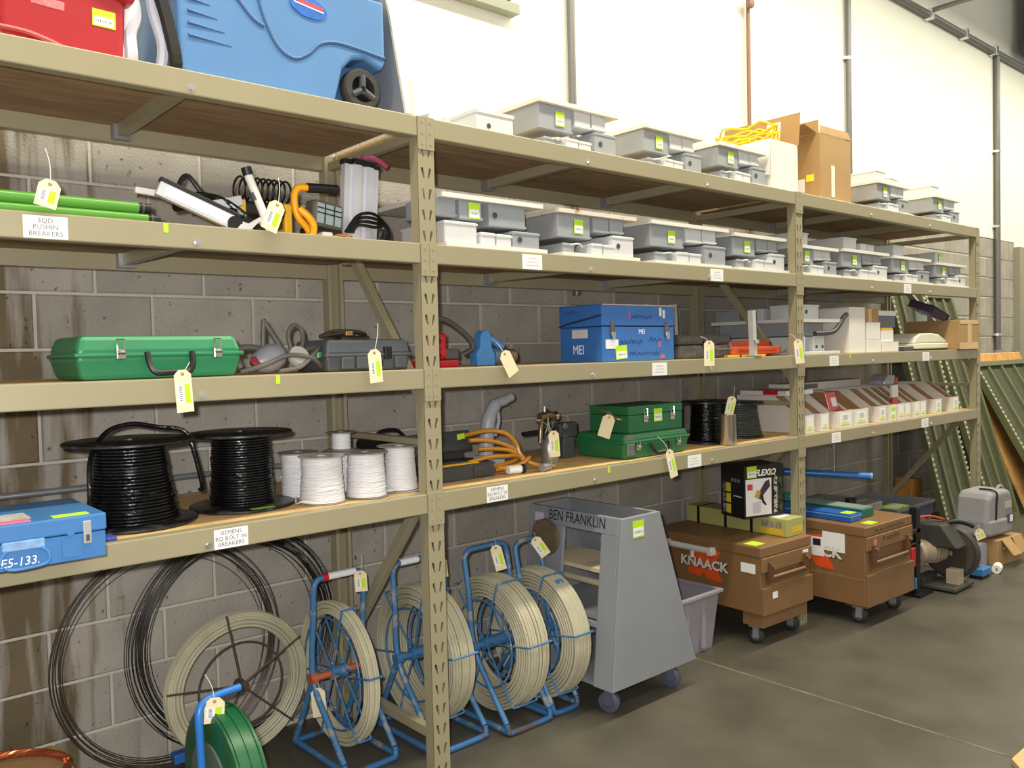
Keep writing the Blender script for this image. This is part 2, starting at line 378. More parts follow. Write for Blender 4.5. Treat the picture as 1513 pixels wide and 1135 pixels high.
# paper labels on the beams
LAB = [(-1.256, 1, 'SQD\nPUSHIN\nBREAKERS'), (.51, 1, None), (1.764, 1, None), (3.90, 1, None), (1.303, 2, None), (2.92, 2, None), (4.175, 2, None),
       (-.778, 3, 'SIEMENS\nBQ BOLT IN\nBREAKERS'), (.296, 3, 'SIEMENS\nBQ BOLT IN\nBREAKERS'), (1.557, 3, None), (2.936, 3, None), (4.152, 3, None)]
LABINK = mat('pale_label_ink', (112, 112, 118), .8)
for x, j, s in LAB:
    zc = LV[j]-.040; lx = x if x > -1 else x
    o = MB().box(-.054, .054, -.030, .030, 0, .0007, FR(x, -.0042, zc)).build('shelf_label', PAPER, rack)
    if s: text(s, .0185, FR(x, -.0049, zc), LABINK, o, sx=1.0)
    else:
        mb = MB()
        for k, wd in enumerate((.05, .062, .07)): mb.box(-wd/2, wd/2, .012-k*.014, .016-k*.014, .0007, .0010, FR(x, -.0042, zc))
        mb.build('print_lines', mat('faint_print', (196, 196, 198), .8), o)
for x, j in ((-.94, 1), (-.606, 2), (.94, 3), (3.112, 2)):
    MB().box(-.007, .007, -.026, .002, 0, .0007, FR(x, -.0042, LV[j]-.004)).build('tape_piece', LIME, rack)
# ================================================================== TOP SHELF
z1, z2, z3, z4 = (z+.0005 for z in LV)
def rbox(w_, d_, h_, r=.03, n=4, taper=0):
    """rounded-corner block as stacked outline, base at z=0, front at y=0"""
    def ring(k, z):
        pts = []
        for cx, cy, a in ((w_-r, r, -90), (w_-r, d_-r, 0), (r, d_-r, 90), (r, r, 180)):
            for i in range(n+1):
                t = R(a+90*i/n); pts.append((cx+r*math.cos(t)*(1-k), cy+r*math.sin(t)*(1-k), z))
        return pts
    return ring
COOLB = mat('faded_blue_cooler_plastic', (86, 130, 180), .42, var=.05, scale=4)
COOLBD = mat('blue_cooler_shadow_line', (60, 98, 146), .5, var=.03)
COOLW = mat('white_cooler_plastic', (226, 226, 232), .4, var=.03)
REDC = mat('red_cooler_plastic', (168, 36, 42), .34, var=.05, scale=4)
def cooler_wheel(t, x, y, z, r):
    M = Matrix.Translation((x, y, z)) @ Matrix.Rotation(R(90), 4, 'X')
    o = MB().lathe([(r*.62, -.024), (r*.9, -.024), (r, -.014), (r, .014), (r*.9, .024), (r*.62, .024)], 36, M, True).build('wheel', mat('dark_tyre', (52, 50, 48), .7, var=.15, scale=40, bump=.3), t, smooth=True)
    MB().lathe([(r*.12, .020), (r*.2, .022), (r*.2, -.02), (r*.12, -.02)], 20, M, True).build('hub', DKGREY, o, smooth=True)
    MB().lathe([(.001, -.012), (r*.63, -.012), (r*.63, -.008), (.001, -.008)], 30, M).build('wheel_disc', BLACKP, o)
    for k in range(3):
        a = R(90+120*k); d = Vector((math.cos(a), 0, math.sin(a))); p = Vector((x, y-.018, z))
        MB().tube([p+d*r*.12, p+d*r*.66], r*.16, 8).build('spoke', DKGREY, o, smooth=True)
# --- blue wheeled cooler
t = thing('wheeled_cooler', 'large faded blue wheeled cooler on the top shelf', 'cooler', (-.862, .05, z1))
W_, D_, H_ = .735, .40, .40
prof = [(0, .02), (.02, 0), (.525, 0), (.540, .05), (.560, .125), (.60, .168), (.65, .178), (.72, .150), (.735, .18), (W_, H_), (0, H_)]
MB().prism(prof, 0, D_, 'xz').build('body', COOLB, t, bevel=.016, seg=3)
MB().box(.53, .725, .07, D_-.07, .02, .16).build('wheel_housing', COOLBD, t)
MB().box(-.01, W_+.012, -.012, D_+.012, H_+.004, H_+.065).build('lid', COOLW, t, bevel=.02, seg=3)
cooler_wheel(t, .643, .03, .0745, .074); cooler_wheel(t, .643, D_-.03, .0745, .074)
for pts in ([(-.0, .335), (.10, .325), (.17, .29), (.235, .225), (.275, .205)],
            [(.245, .40), (.265, .27), (.315, .16), (.375, .125), (.43, .15), (.48, .195), (.56, .21), (.73, .195)]):
    MB().tube(spline([(x, .001, z) for x, z in pts], 6), .0075, 8).build('moulded_groove', COOLBD, t, smooth=True)
for k in range(4):
    MB().tube([(.03, -.001, .235-k*.037), (.10+k*.022, -.001, .228-k*.037)], [.006, .001], 8).build('rib', COOLBD, t, smooth=True)
Mb = FR(.435, -.0005, .303)
el = [(.068*math.cos(R(a)), .034*math.sin(R(a))) for a in range(0, 360, 15)]
bd = MB().prism(el, 0, .004, 'xy', Mb @ Matrix.Rotation(R(-8), 4, 'Z')).build('badge', mat('blue_badge', (30, 100, 190), .2, var=.2, scale=40), t, smooth=True)
MB().box(-.04, .05, .004, .016, .004, .005, Mb @ Matrix.Rotation(R(-8), 4, 'Z')).build('badge_stripe', mat('badge_red', (205, 70, 70), .3), bd)
MB().box(-.055, .055, -.001, .003, .004, .005, Mb @ Matrix.Rotation(R(-8), 4, 'Z')).build('badge_band', PAPER, bd)
HG = mat('pale_grey_handle', (205, 206, 216), .4, var=.02)
h = [(-.02, .08, .40), (-.05, .08, .30), (-.045, .08, .2), (-.02, .08, .10), (-.03, .10, .02), (-.03, .30, .02), (-.02, .32, .10), (-.045, .32, .2), (-.05, .32, .30), (-.02, .32, .40)]
MB().tube(spline(h, 5), .017, 8).build('tow_handle', HG, t, smooth=True)
MB().tube(spline([(-.035, .045, .40), (-.05, .03, .28), (-.03, .01, .16), (-.012, -.005, .03), (-.006, .06, .004)], 5), [.02]*21, 4).build('strap', mat('black_webbing', (38, 36, 34), .9, var=.1, bump=.2, bscale=200), t)
# --- red cooler
t = thing('cooler', 'red hard plastic cooler at the left end of the top shelf', 'cooler', (-1.335, .05, z1))
W_ = .325
MB().prism([(.012, 0), (.315, 0), (W_, .16), (W_, .22), (0, .22), (0, .06)], 0, .36, 'xz').build('body', REDC, t, bevel=.016, seg=3)
MB().prism([(-.01, .24), (.20, .215), (.245, .19), (.34, .165), (.35, .19), (.35, .40), (-.01, .40)], -.02, .38, 'xz').build('upper_body', REDC, t, bevel=.014, seg=3)
MB().box(-.02, .36, -.03, .39, .40, .455).build('lid', COOLW, t, bevel=.015)
MB().tube(spline([(.0, -.003, .032), (.06, -.004, .03), (.11, -.004, .02), (.16, -.004, .004)], 6), .009, 8).build('moulded_ridge', REDC, t, smooth=True)
MB().box(.072, .155, -.002, .004, .118, .142, Matrix.Rotation(R(3), 4, 'Y')).build('embossed_panel', mat('pale_red_emboss', (224, 120, 120), .4, var=.3, scale=60), t, bevel=.002)
sticker(t, fr((.263, -.001, .113), (1, 0, -.02), (.02, 0, 1)), .062, .048)
MB().tube(spline([(.345, .06, .30), (.365, .05, .17), (.345, .04, .10), (.345, .04, .02), (.35, .20, .02), (.345, .32, .10), (.365, .32, .17), (.345, .32, .30)], 5), .02, 8).build('handle', HG, t, smooth=True)
MB().prism([(.326, .10), (.372, .145), (.372, .30), (.326, .30)], .03, .33, 'xz').build('handle_mount', COOLW, t, bevel=.008)
# --- grey board leaning behind the blue cooler
GREYP = mat('blue_grey_paint', (124, 132, 146), .55, var=.07, scale=4)
t = thing('painted_board', 'blue grey painted board with cream edge standing beside the blue cooler', 'board', (-.075, .012, z1))
MB().prism([(0, 0), (.42, 0), (.42, .55), (.13, .55)], 0, .018, 'yz').build('panel', GREYP, t)
d = Vector((0, .13, .55)); ln = d.length; d.normalize()
MB().box(-.004, .022, 0, ln, 0, .012, fr((0, 0, 0), (1, 0, 0), d)).build('edge_strip', mat('cream_edge', (222, 216, 196), .6), t)
MB().box(.024, .05, .02, .06, 0, .14).build('corner_block', mat('pale_block', (205, 205, 200), .6), t, bevel=.003)
# --- electrical practice boards
KNOCK = mat('dark_knockout', (60, 62, 68), .6)
def ebox(parent, x0, x1, y0, y1, z0, z1, m, knock=0, st=False, name='metal_box'):
    o = MB().box(x0, x1, y0, y1, z0, z1).build(name, m, parent, bevel=.004)
    MB().box(x0-.003, x1+.003, y0-.003, y1+.003, *((z1-.012, z1-.004) if z1 > 0 else (z0+.004, z0+.012))).build('cover_lip', m, o)
    if knock:
        cx, cz = x0+(x1-x0)*knock, (z0+z1)/2
        MB().cyl((cx, y0-.001, cz), (cx, y0-.003, cz), min(.012, (z1-z0)*.25), n=14).build('knockout', KNOCK, o)
    if st: sticker(o, FR(x0+(x1-x0)*.62, y0-.0035, (z0+z1)/2), .055, min(.062, (z1-z0)*.85))
    return o
WIRE = mat('white_wire', (215, 215, 212), .5)
def lower_board(x, y, z, wd, dp, label, v=0, mm=BOARDM, s=1):
    t = thing('wiring_board', label, 'board', (x, y, z), group='grey electrical practice boards')
    MB().box(0, wd, 0, dp, 0, .018).build('board', mm, t)
    if v == 1: ebox(t, wd*-.0, wd*.30, .012, .30, .018, .10, BOXLIGHT)
    else: ebox(t, wd*.06, wd*.2, .03, .2, .018, .062, BOXGREY)
    ebox(t, wd*.30+.02*v, wd*.44+.02*v, .012, .10, .018, .068, BOXLIGHT); ebox(t, wd*.455+.02*v, wd*.60+.02*v, .012, .10, .018, .066, BOXLIGHT)
    ebox(t, wd*.66, wd*.94, .015, dp*.7, .018, (.085 if v == 1 else .112)*s, BOXGREY if v != 2 else BOXLIGHT, .25)
    MB().tube(spline([(wd*.3, .03, .05), (wd*.22, .02, .06), (wd*.12, .04, .05), (wd*.1, .09, .04)], 5), .004, 6).build('wire', WIRE, t, smooth=True)
    return t
def upper_board(x, y, z, wd, dp, label, v=0, mm=BOARDM, top=0, s=1):
    t = thing('wiring_board', label, 'board', (x, y, z), group='grey electrical practice boards')
    MB().box(0, wd, 0, dp, 0, .018).build('board', mm, t)
    if v == 1:
        ebox(t, -.03, wd*.17, .03, .2, -.07*s, 0, BOXGREY); ebox(t, wd*.19, wd*.40, .02, .12, -.076, 0, BOXGREY, 0, True)
        ebox(t, wd*.47, wd*.84, .02, .30, -.092*s, 0, BOXGREY, .15)
    else:
        ebox(t, wd*.02, wd*.42, .02, dp*.86, -.104*s, 0, BOXGREY, 0, True)
        ebox(t, wd*.46, wd*.66, .02, .12, -.07*s, 0, BOXLIGHT if v == 0 else BOXGREY); ebox(t, wd*.68, wd*.86, .02, .12, -.066*s, 0, BOXLIGHT if v == 0 else BOXGREY)
    if top:
        ebox(t, wd*.15, wd*.42, .05, dp*.8, .018, .10, BOXLIGHT)
        if top == 2: ebox(t, wd*.48, wd*.62, .04, .14, .018, .07, BOXLIGHT); ebox(t, wd*.64, wd*.78, .04, .14, .018, .068, BOXLIGHT)
        if top == 3: sticker(t, FR(wd*.29, .046, .06), .05, .06)
    return t
def stack(x, z, n, y=.045, wd=.48, dp=.48, gap=.187, v=0, mm=BOARDM, top=0, bare=False):
    lower_board(x+.01, y-.01, z, wd, dp, 'lower upward board of '+n, v, s=gap/.187)
    upper_board(x, y, z+gap, wd, dp, 'upper inverted board of '+n, v, mm, top, gap/.187)
TS = 'on top shelf'
t = thing('metal_box', 'small pale metal box on the top shelf right of the grey panel', 'box', (.30, .07, z1))
MB().box(0, .19, 0, .17, 0, .10).build('body', BOXLIGHT, t, bevel=.003); MB().box(-.004, .194, -.004, .174, .086, .1).build('rim', BOXLIGHT, t); MB().cyl((.06, -.001, .04), (.06, -.003, .04), .01).build('knockout', KNOCK, t)
t = thing('metal_plate', 'flat white metal tray lying at the end post of top shelf', 'tray', (.04, .03, z1))
MB().box(0, .22, 0, .3, 0, .012).build('plate', BOXLIGHT, t); MB().box(0, .004, 0, .3, .012, .03).build('lip', BOXLIGHT, t); MB().box(.08, .084, 0, .3, .012, .028).build('rib', BOXLIGHT, t)
stack(.66, z1, 'left stack '+TS+' of the middle bay', .09, .50, .30, .20)
stack(1.345, z1, 'middle stack '+TS+' of the middle bay', .09, .46, .28, .195)
stack(1.90, z1, 'right stack '+TS+' beside the white carton', .06, .44, .28, .185)
stack(3.62, z1, 'tall stack '+TS+' beside the brown carton', .05, .46, .62, .185, top=2)
stack(4.47, z1, 'last stack '+TS+' near the rack end', .05, .45, .55, .18, top=1)
# second shelf
SS = 'on second shelf'
stack(.09, z2, 'first stack '+SS+' of middle bay', .03, .52, .48, .187, 1)
stack(.71, z2, 'rust edged second stack '+SS+' of middle bay', .04, .50, .46, .187, 2, BOARDR)
stack(1.325, z2, 'third stack '+SS+' of the middle bay', .045, .62, .5, .19)
stack(2.0, z2, 'fourth stack '+SS+' of middle bay', .045, .50, .5, .18, 2)
stack(2.62, z2, 'first stack '+SS+' of far bay', .045, .46, .5, .16, 0, top=1)
stack(3.15, z2, 'second stack '+SS+' of the far bay', .045, .60, .5, .17, 2, top=2)
stack(3.83, z2, 'third stack '+SS+' of the far bay', .045, .56, .5, .165, 0, top=1)
stack(4.50, z2, 'last stack '+SS+' of the far bay', .045, .52, .5, .155, 2, top=3)
# --- white carton with yellow cable
t = thing('open_carton', 'white carton with raised brown flap holding yellow cable on the top shelf', 'box', (2.375, .06, z1))
W_, D_, H_ = .275, .50, .285
MB().box(0, W_, 0, .004, 0, H_).build('side_panel', WHITE, t); MB().box(0, W_, D_-.004, D_, 0, H_).build('side_panel', WHITE, t)
MB().box(0, .004, .004, D_-.004, 0, H_).build('side_panel', WHITE, t); MB().box(W_-.004, W_, .004, D_-.004, 0, H_).build('side_panel', WHITE, t)
MB().box(.004, W_-.004, .004, D_-.004, 0, .004).build('bottom_panel', CARD, t)
fo2 = MB().box(W_-.005, W_-.001, -.01, D_, 0, .19, Matrix.Translation((0, 0, H_)) @ Matrix.Translation((W_, 0, 0)) @ Matrix.Rotation(R(6), 4, 'Y') @ Matrix.Translation((-W_, 0, 0))).build('flap', CARD, t)
MB().box(-.004, 0, 0, D_, -.2, 0, Matrix.Translation((-.001, 0, H_)) @ Matrix.Rotation(R(4), 4, 'Y')).build('flap', WHITE, t)
MB().box(W_-.007, W_-.005, .11, .2, .03, .16, Matrix.Translation((-.002, 0, H_)) @ Matrix.Translation((W_, 0, 0)) @ Matrix.Rotation(R(6), 4, 'Y') @ Matrix.Translation((-W_, 0, 0))).build('tape_strip', PAPER, t)
t = thing('cable_coil', 'tangled yellow cable lying in the white carton', 'cable', (2.375+.14, .06+.25, z1+.01))
pts = []
for k in range(150):
    a = k*.42; rr = .10+.015*math.sin(k*1.7)
    pts.append((rr*math.cos(a), (rr+.10)*math.sin(a), .18+.0014*k+.018*math.sin(k*2.3)+.03*math.sin(a*.5)))
MB().tube(spline(pts, 2), .006, 5).build('cable', mat('bright_yellow_cable', (250, 205, 20), .4, var=.04), t, smooth=True)
# --- tall brown carton
t = thing('tall_carton', 'tall brown cardboard carton with open flap on the top shelf', 'box', (2.90, .06, z1))
W_, D_, H_ = .37, .36, .40
MB().box(0, W_, 0, D_, 0, H_).build('carton_body', CARD, t, bevel=.004)
MB().prism([(0, 0), (W_, 0), (W_-.02, .05), (.02, .045)], -.003, 0, 'xz', Matrix.Translation((0, 0, H_)) @ Matrix.Rotation(R(-12), 4, 'X')).build('flap', CARD, t)
MB().box(-.14, 0, .02, D_-.02, 0, .004, Matrix.Translation((.0, 0, H_)) @ Matrix.Rotation(R(12), 4, 'Y')).build('flap', CARD, t)
MB().box(0, .004, .02, D_-.02, 0, .08, Matrix.Translation((.02, 0, H_))).build('flap', CARD, t)
mb = MB().box(.13, .17, -.002, 0, .03, .22); mb.build('tape_strip', mat('frosted_tape', (232, 222, 205), .3), t)
MB().box(-.002, 0, .10, .24, .06, .14).build('shipping_label', PAPER, t); MB().box(-.0025, 0, .04, .09, .12, .16).build('yellow_label', mat('yellow_label', (244, 226, 60), .6), t)
MB().box(-.002, 0, .22, .28, .27, .37).build('tape_strip', mat('frosted_tape', (232, 222, 205), .3), t)
# ================================================================== SECOND SHELF, LEFT BAY
GP = mat('green_fibreglass_pole', (86, 146, 54), .3, var=.05, scale=5)
for k, (xe, y, zc, n) in enumerate(((-.995, .16, .058, 'uppermost of three bright green poles on the second shelf'), (-.985, .08, .030, 'front middle one of three bright green poles on second shelf'), (-.975, .045, .0135, 'lowest thin green pole at the front edge of second shelf'))):
    t = thing('hot_stick_pole', n, 'pole', (xe-1.3, y, z2+zc), group='green poles')
    r = (.0165, .0165, .0125)[k]
    if k == 0: t.location.z = z2+.0455; t.location.y = .065; 
    if k == 1: t.location.z = z2+.0170; t.location.y = .085
    MB().cyl((0, 0, 0), (1.3, 0, 0), r, n=20).build('tube', GP, t, smooth=True)
    MB().cyl((1.3, 0, 0), (1.335, 0, 0), r*.92, n=16).build('end_plug', BLACKP, t, smooth=True)
    MB().cyl((1.31, 0, 0), (1.315, 0, 0), r*1.02, n=16).build('plug_ring', DKGREY, t, smooth=True)
hang_tag((-1.243, -.018, z2+.077), 'manila tag hanging over the green poles on second shelf', .055, .075, 14, 0, (.0, .04, .10))
SILV = mat('silver_lamp_housing', (214, 216, 224), .35, .35, var=.05)
def light_bar(t, p0, p1, wd, th, name='housing', m=SILV, edge=True):
    p0 = Vector(p0); p1 = Vector(p1); d = (p1-p0); ln = d.length
    M = fr(p0, d, Vector((0, 0, 1)) if abs(d.normalized().z) < .9 else Vector((0, 1, 0)))
    x = d.normalized(); up = Vector((0, 0, 1)); y = (up-x*up.dot(x)).normalized() if abs(x.z) < .95 else Vector((1, 0, 0))
    M = fr(p0, x, y)
    o = MB().box(0, ln, -wd/2, wd/2, -th/2, th/2, M).build(name, m, t, bevel=.004)
    if edge:
        MB().box(-.004, ln+.004, wd/2, wd/2+.012, -th/2-.002, th/2+.002, M).build('black_edge', BLACKP, t, bevel=.003)
        MB().box(.1*ln, .9*ln, -wd*.3, wd*.3, th/2, th/2+.003, M).build('diffuser', mat('lamp_diffuser', (236, 238, 244), .3), t)
    return M
t = thing('work_light', 'silver and black folding work light lying tilted on second shelf', 'lamp', (-.81, .10, z2))
light_bar(t, (-.115, 0, .118), (.115, -.03, .022), .045, .03)
MB().tube(spline([(-.03, .10, .09), (.0, .12, .17), (.025, .12, .19), (.06, .12, .15), (.10, .10, .10)], 5), .008, 8).build('carry_loop', BLACKP, t, smooth=True)
MB().tube([(.105, -.05, .022), (.105, .02, .03)], .024, 14).build('pivot_knob', BLACKP, t, smooth=True)
MB().tube(spline([(-.02, .08, .10), (.05, .11, .13), (.13, .10, .12), (.20, .08, .07)], 5), .011, 8).build('cord_bundle', BLACKW, t, smooth=True)
MB().tube(spline([(-.03, .09, .08), (.05, .13, .10), (.15, .11, .09), (.24, .08, .04)], 5), .014, 8).build('cord_bundle', BLACKW, t, smooth=True)
MB().box(-.14, .02, .06, .10, 0, .022).build('foot_bar', BLACKP, t, bevel=.004)
MB().box(.10, .30, .02, .055, .03, .055).build('hinge_bar', BLACKP, t, bevel=.006)
MB().box(.10, .22, .09, .14, .05, .085, Matrix.Rotation(R(-16), 4, 'Y')).build('side_panel', SILV, t, bevel=.004)
MB().box(-.17, -.07, .05, .07, .095, .115, Matrix.Rotation(R(4), 4, 'Y')).build('stub_arm', WHITE, t, bevel=.004)
MB().prism([(.105, .0), (.15, .0), (.185, .035), (.20, .025), (.205, .03), (.19, .05), (.15, .025), (.13, .03)], -.05, -.03, 'xz').build('hook', SILV, t)
t = thing('lamp_arm', 'white tube with black cap leaning upright behind a manila tag', 'pole', (-.60, .10, z2))
MB().cyl((.03, -.02, .0), (-.035, .0, .19), .0135, n=16).build('tube', WHITE, t, smooth=True)
MB().cyl((-.035, .0, .19), (-.0425, .0, .215), .0165, n=16).build('cap', BLACKP, t, smooth=True)
MB().cyl((-.012, -.003, .11), (-.02, .0, .135), .0165, n=16).build('clamp', DKGREY, t, smooth=True)
t = thing('coil_heater', 'black coil guard in a yellow frame behind the white tube', 'heater', (-.60, .30, z2))
for k in range(9):
    M = Matrix.Translation((.02+k*.021, .0, .185)) @ Matrix.Rotation(R(90), 4, 'Y')
    MB().tube([M @ Vector((.042*math.cos(a*math.pi/9), .05*math.sin(a*math.pi/9), 0)) for a in range(18)], .004, 6, True).build('guard_ring', BLACKP, t, smooth=True)
MB().box(.0, .20, -.05, .05, .09, .135).build('motor', BLACKP, t, bevel=.01)
MB().box(-.01, .02, -.055, .055, 0, .14).build('leg', YEL, t, bevel=.006); MB().box(.16, .19, -.055, .055, 0, .14).build('leg', YEL, t, bevel=.006)
MB().box(-.02, .21, -.06, .06, .0, .018).build('base_plate', YEL, t, bevel=.004)
t = thing('flood_light', 'halogen flood light with yellow tube handle and black grip', 'lamp', (-.38, .20, z2))
MB().tube(spline([(.0, -.02, .19), (-.04, -.02, .185), (-.055, -.02, .15), (-.045, -.02, .09), (-.01, -.02, .05), (-.0, -.02, .02), (-.03, -.02, .012)], 5), .0125, 12).build('frame_tube', mat('amber_yellow_tube', (245, 172, 20), .35, var=.05), t, smooth=True)
MB().tube(spline([(-.048, -.04, .11), (-.02, -.05, .085), (.0, -.05, .055), (-.008, -.05, .02), (-.03, -.04, .014)], 5), .013, 12).build('frame_tube', MATS['amber_yellow_tube'], t, smooth=True)
MB().cyl((-.005, -.02, .19), (.115, -.02, .196), .017, n=16).build('grip', BLACKP, t, smooth=True)
Ml = Matrix.Translation((.02, -.01, .065)) @ Matrix.Rotation(R(8), 4, 'Z') @ Matrix.Rotation(R(6), 4, 'Y')
MB().box(0, .13, 0, .06, 0, .095, Ml).build('lamp_body', mat('olive_grey_metal', (92, 90, 78), .6, var=.15, scale=20), t, bevel=.012)
MB().box(.012, .118, -.004, .001, .012, .083, Ml).build('lamp_glass', glassmat('lamp_glass', (170, 190, 196), .1, .8), t)
for a, b in (((.012, -.006, .048), (.118, -.006, .048)), ((.045, -.006, .012), (.045, -.006, .083)), ((.085, -.006, .012), (.085, -.006, .083)), ((.012, -.006, .066), (.118, -.006, .066))):
    MB().tube([Ml @ Vector(a), Ml @ Vector(b)], .0022, 6).build('guard_bar', BLACKP, t)
MB().box(.0, .15, .01, .06, .0, .06).build('stand', BLACKP, t, bevel=.008)
MB().box(.03, .07, -.06, -.01, .0, .035).build('plug', WHITE, t, bevel=.004)
MB().tube(spline([(.07, -.04, .02), (.12, -.05, .03), (.16, -.06, .012), (.2, -.05, .012)], 5), .006, 6).build('cord', mat('amber_cord', (176, 120, 50), .5), t, smooth=True)
hang_tag((-.595, -.022, z2+.083), 'manila tag hanging in front of the yellow framed lights on second shelf', .055, .10, 22, 0, (.02, .03, .09))
t = thing('panel_lamp', 'tall silver work lamp with pink handle standing by the post', 'lamp', (-.21, .25, z2))
AL = mat('bright_aluminium', (226, 228, 236), .3, .4, var=.03)
lean = Matrix.Rotation(R(4), 4, 'Y')
MB().prism([(0, 0), (.03, 0), (.032, -.014), (.062, -.016), (.064, -.004), (.085, -.004), (.087, -.016), (.115, -.014), (.117, 0), (.145, 0), (.145, .03), (0, .03)], .03, .318, 'xy', lean).build('housing', AL, t)
MB().box(-.006, .03, -.004, .034, .315, .333, lean).build('end_cap', BLACKP, t, bevel=.003); MB().box(.028, .118, -.02, .034, .315, .338, lean).build('end_cap', BLACKP, t, bevel=.003); MB().box(.115, .152, -.004, .034, .315, .33, lean).build('end_cap', BLACKP, t, bevel=.003)
MB().box(-.006, .152, -.022, .036, 0, .034, lean).build('foot', BLACKP, t, bevel=.004)
MB().tube(spline([(.10, .01, .345), (.15, .01, .348), (.19, .01, .335), (.21, .01, .325)], 4), .011, 10).build('handle', mat('faded_pink_grip', (170, 70, 100), .5), t, smooth=True)
for k in range(4):
    MB().tube(spline([(-.01+.01*k, -.04, .05), (.04, -.05, .115-k*.012), (.11, -.05, .125-k*.016), (.165-.006*k, -.05, .08), (.165-.01*k, -.05, .03), (.10, -.05, .012+.003*k)], 5), .006, 7).build('cord_loop', BLACKW, t, smooth=True)
# ================================================================== THIRD SHELF
def case_body(t, w_, d_, h_, m, split=.55, inset=.018, bev=.012):
    """clam-shell case: lid and base both taper away from the parting line"""
    def half(z0, z1, i0, i1):
        vs = [(i0, i0, z0), (w_-i0, i0, z0), (w_-i0, d_-i0, z0), (i0, d_-i0, z0), (i1, i1, z1), (w_-i1, i1, z1), (w_-i1, d_-i1, z1), (i1, d_-i1, z1)]
        return MB().add(vs, [(0, 3, 2, 1), (4, 5, 6, 7), (0, 1, 5, 4), (1, 2, 6, 5), (2, 3, 7, 6), (3, 0, 4, 7)])
    zs = h_*split
    half(0, zs-.002, inset, .004).build('base_shell', m, t, bevel=bev)
    half(zs+.002, h_, .004, inset).build('lid_shell', m, t, bevel=bev)
    MB().box(0, w_, 0, d_, zs-.006, zs+.006).build('parting_rim', m, t, bevel=.004)
def latch(t, x, z, y=0, w_=.026, h_=.06):
    o = MB().box(x-w_/2, x+w_/2, y-.006, y, z-h_*.45, z+h_*.05).build('latch', CHROME, t, bevel=.003)
    MB().tube([(x-w_*.38, y-.004, z), (x-w_*.38, y-.002, z+h_*.52), (x+w_*.38, y-.002, z+h_*.52), (x+w_*.38, y-.004, z)], .003, 6).build('bail', CHROME, o, smooth=True)
    MB().cyl((x-w_*.4, y-.008, z-h_*.12), (x+w_*.4, y-.008, z-h_*.12), .005, n=8).build('hinge_pin', CHROME, o, smooth=True)
def drop_handle(t, x0, x1, z, y=0, drop=.06, m=BLACKP, r=.009):
    MB().tube(spline([(x0, y-.004, z), (x0+.002, y-.014, z-drop*.55), (x0+.018, y-.02, z-drop), ((x0+x1)/2, y-.02, z-drop), (x1-.018, y-.02, z-drop), (x1-.002, y-.014, z-drop*.55), (x1, y-.004, z)], 4), r, 8).build('handle', m, t, smooth=True)
GRN = mat('green_case_plastic', (44, 124, 82), .4, var=.07, scale=4)
t = thing('tool_case', 'bright green plastic tool case with chrome latches on the third shelf', 'case', (-1.19, .03, z3))
case_body(t, .49, .33, .128, GRN, .56, .02, .014)
latch(t, .122, .085, .002); latch(t, .405, .085, .002); drop_handle(t, .195, .325, .078, .004)
hang_tag((-.918, -.03, z3+.016), 'manila tag hanging from the bright green case handle', .05, .125, -3, 0, (.03, .02, .03))
t = thing('face_mask', 'grey rubber respirator with hoses beside the bright green case', 'respirator', (-.545, .14, z3))
GRB = mat('grey_rubber', (88, 86, 82), .55, var=.15, scale=20)
MB().lathe([(.002, -.03), (.03, -.028), (.045, -.008), (.048, .01), (.04, .03), (.02, .042), (.002, .045)], 20, Matrix.Translation((-.03, 0, .048)) @ Matrix.Rotation(R(70), 4, 'Y') @ Matrix.Diagonal((1, .9, 1.6, 1))).build('face_piece', mat('silver_grey_rubber', (128, 128, 134), .35, var=.1), t, smooth=True)
MB().lathe([(.002, -.012), (.034, -.012), (.038, 0), (.034, .014), (.002, .014)], 20, Matrix.Translation((.075, -.02, .055)) @ Matrix.Rotation(R(60), 4, 'X')).build('filter', mat('pale_filter', (172, 168, 160), .5), t, smooth=True)
MB().lathe([(.002, -.008), (.016, -.008), (.018, .008), (.002, .01)], 16, Matrix.Translation((-.08, -.02, .04)) @ Matrix.Rotation(R(60), 4, 'X')).build('red_filter', mat('dark_red_rubber', (130, 30, 40), .5), t, smooth=True)
for pts, r in (([(-.02, .05, .06), (-.01, .06, .17), (.0, .06, .165), (.06, .03, .05)], .009), ([(.09, .05, .06), (.08, .06, .13), (.10, .06, .165), (.13, .06, .15), (.13, .05, .11), (.11, .04, .06)], .008),
               ([(-.13, -.02, .01), (-.06, -.05, .03), (.03, -.04, .06), (.11, -.05, .05), (.16, -.02, .02)], .008), ([(-.12, .0, .02), (-.13, .02, .07), (-.09, .03, .09), (-.03, .03, .08), (.02, .0, .05)], .012),
               ([(-.02, -.07, .008), (.06, -.06, .02), (.12, -.04, .06), (.15, -.02, .085), (.13, .02, .08)], .008)):
    MB().tube(spline(pts, 6), r, 8).build('hose', GRB, t, smooth=True)
MB().lathe([(.002, 0), (.02, 0), (.02, .02), (.002, .02)], 12, Matrix.Translation((.15, -.02, .05))).build('green_cap', mat('green_cap', (40, 120, 60), .4), t, smooth=True)
t = thing('drill_case', 'dark grey moulded plastic case against the post on the third shelf', 'case', (-.395, .065, z3))
CASEG = mat('slate_grey_plastic', (74, 78, 84), .42, var=.12, scale=6)
case_body(t, .355, .26, .112, CASEG, .5, .014, .01)
for x in (.06, .12, .28): MB().box(x, x+.05, -.004, .01, .008, .05).build('moulded_foot', CASEG, t, bevel=.004)
MB().box(.235, .265, -.006, .01, .04, .085).build('clip', BLACKP, t, bevel=.003); MB().box(.175, .225, -.01, .006, .012, .04).build('grip', BLACKP, t, bevel=.004)
t = thing('strap_coil', 'dark leather strap coil lying on top of the slate grey case', 'strap', (-.25, .17, z3+.113))
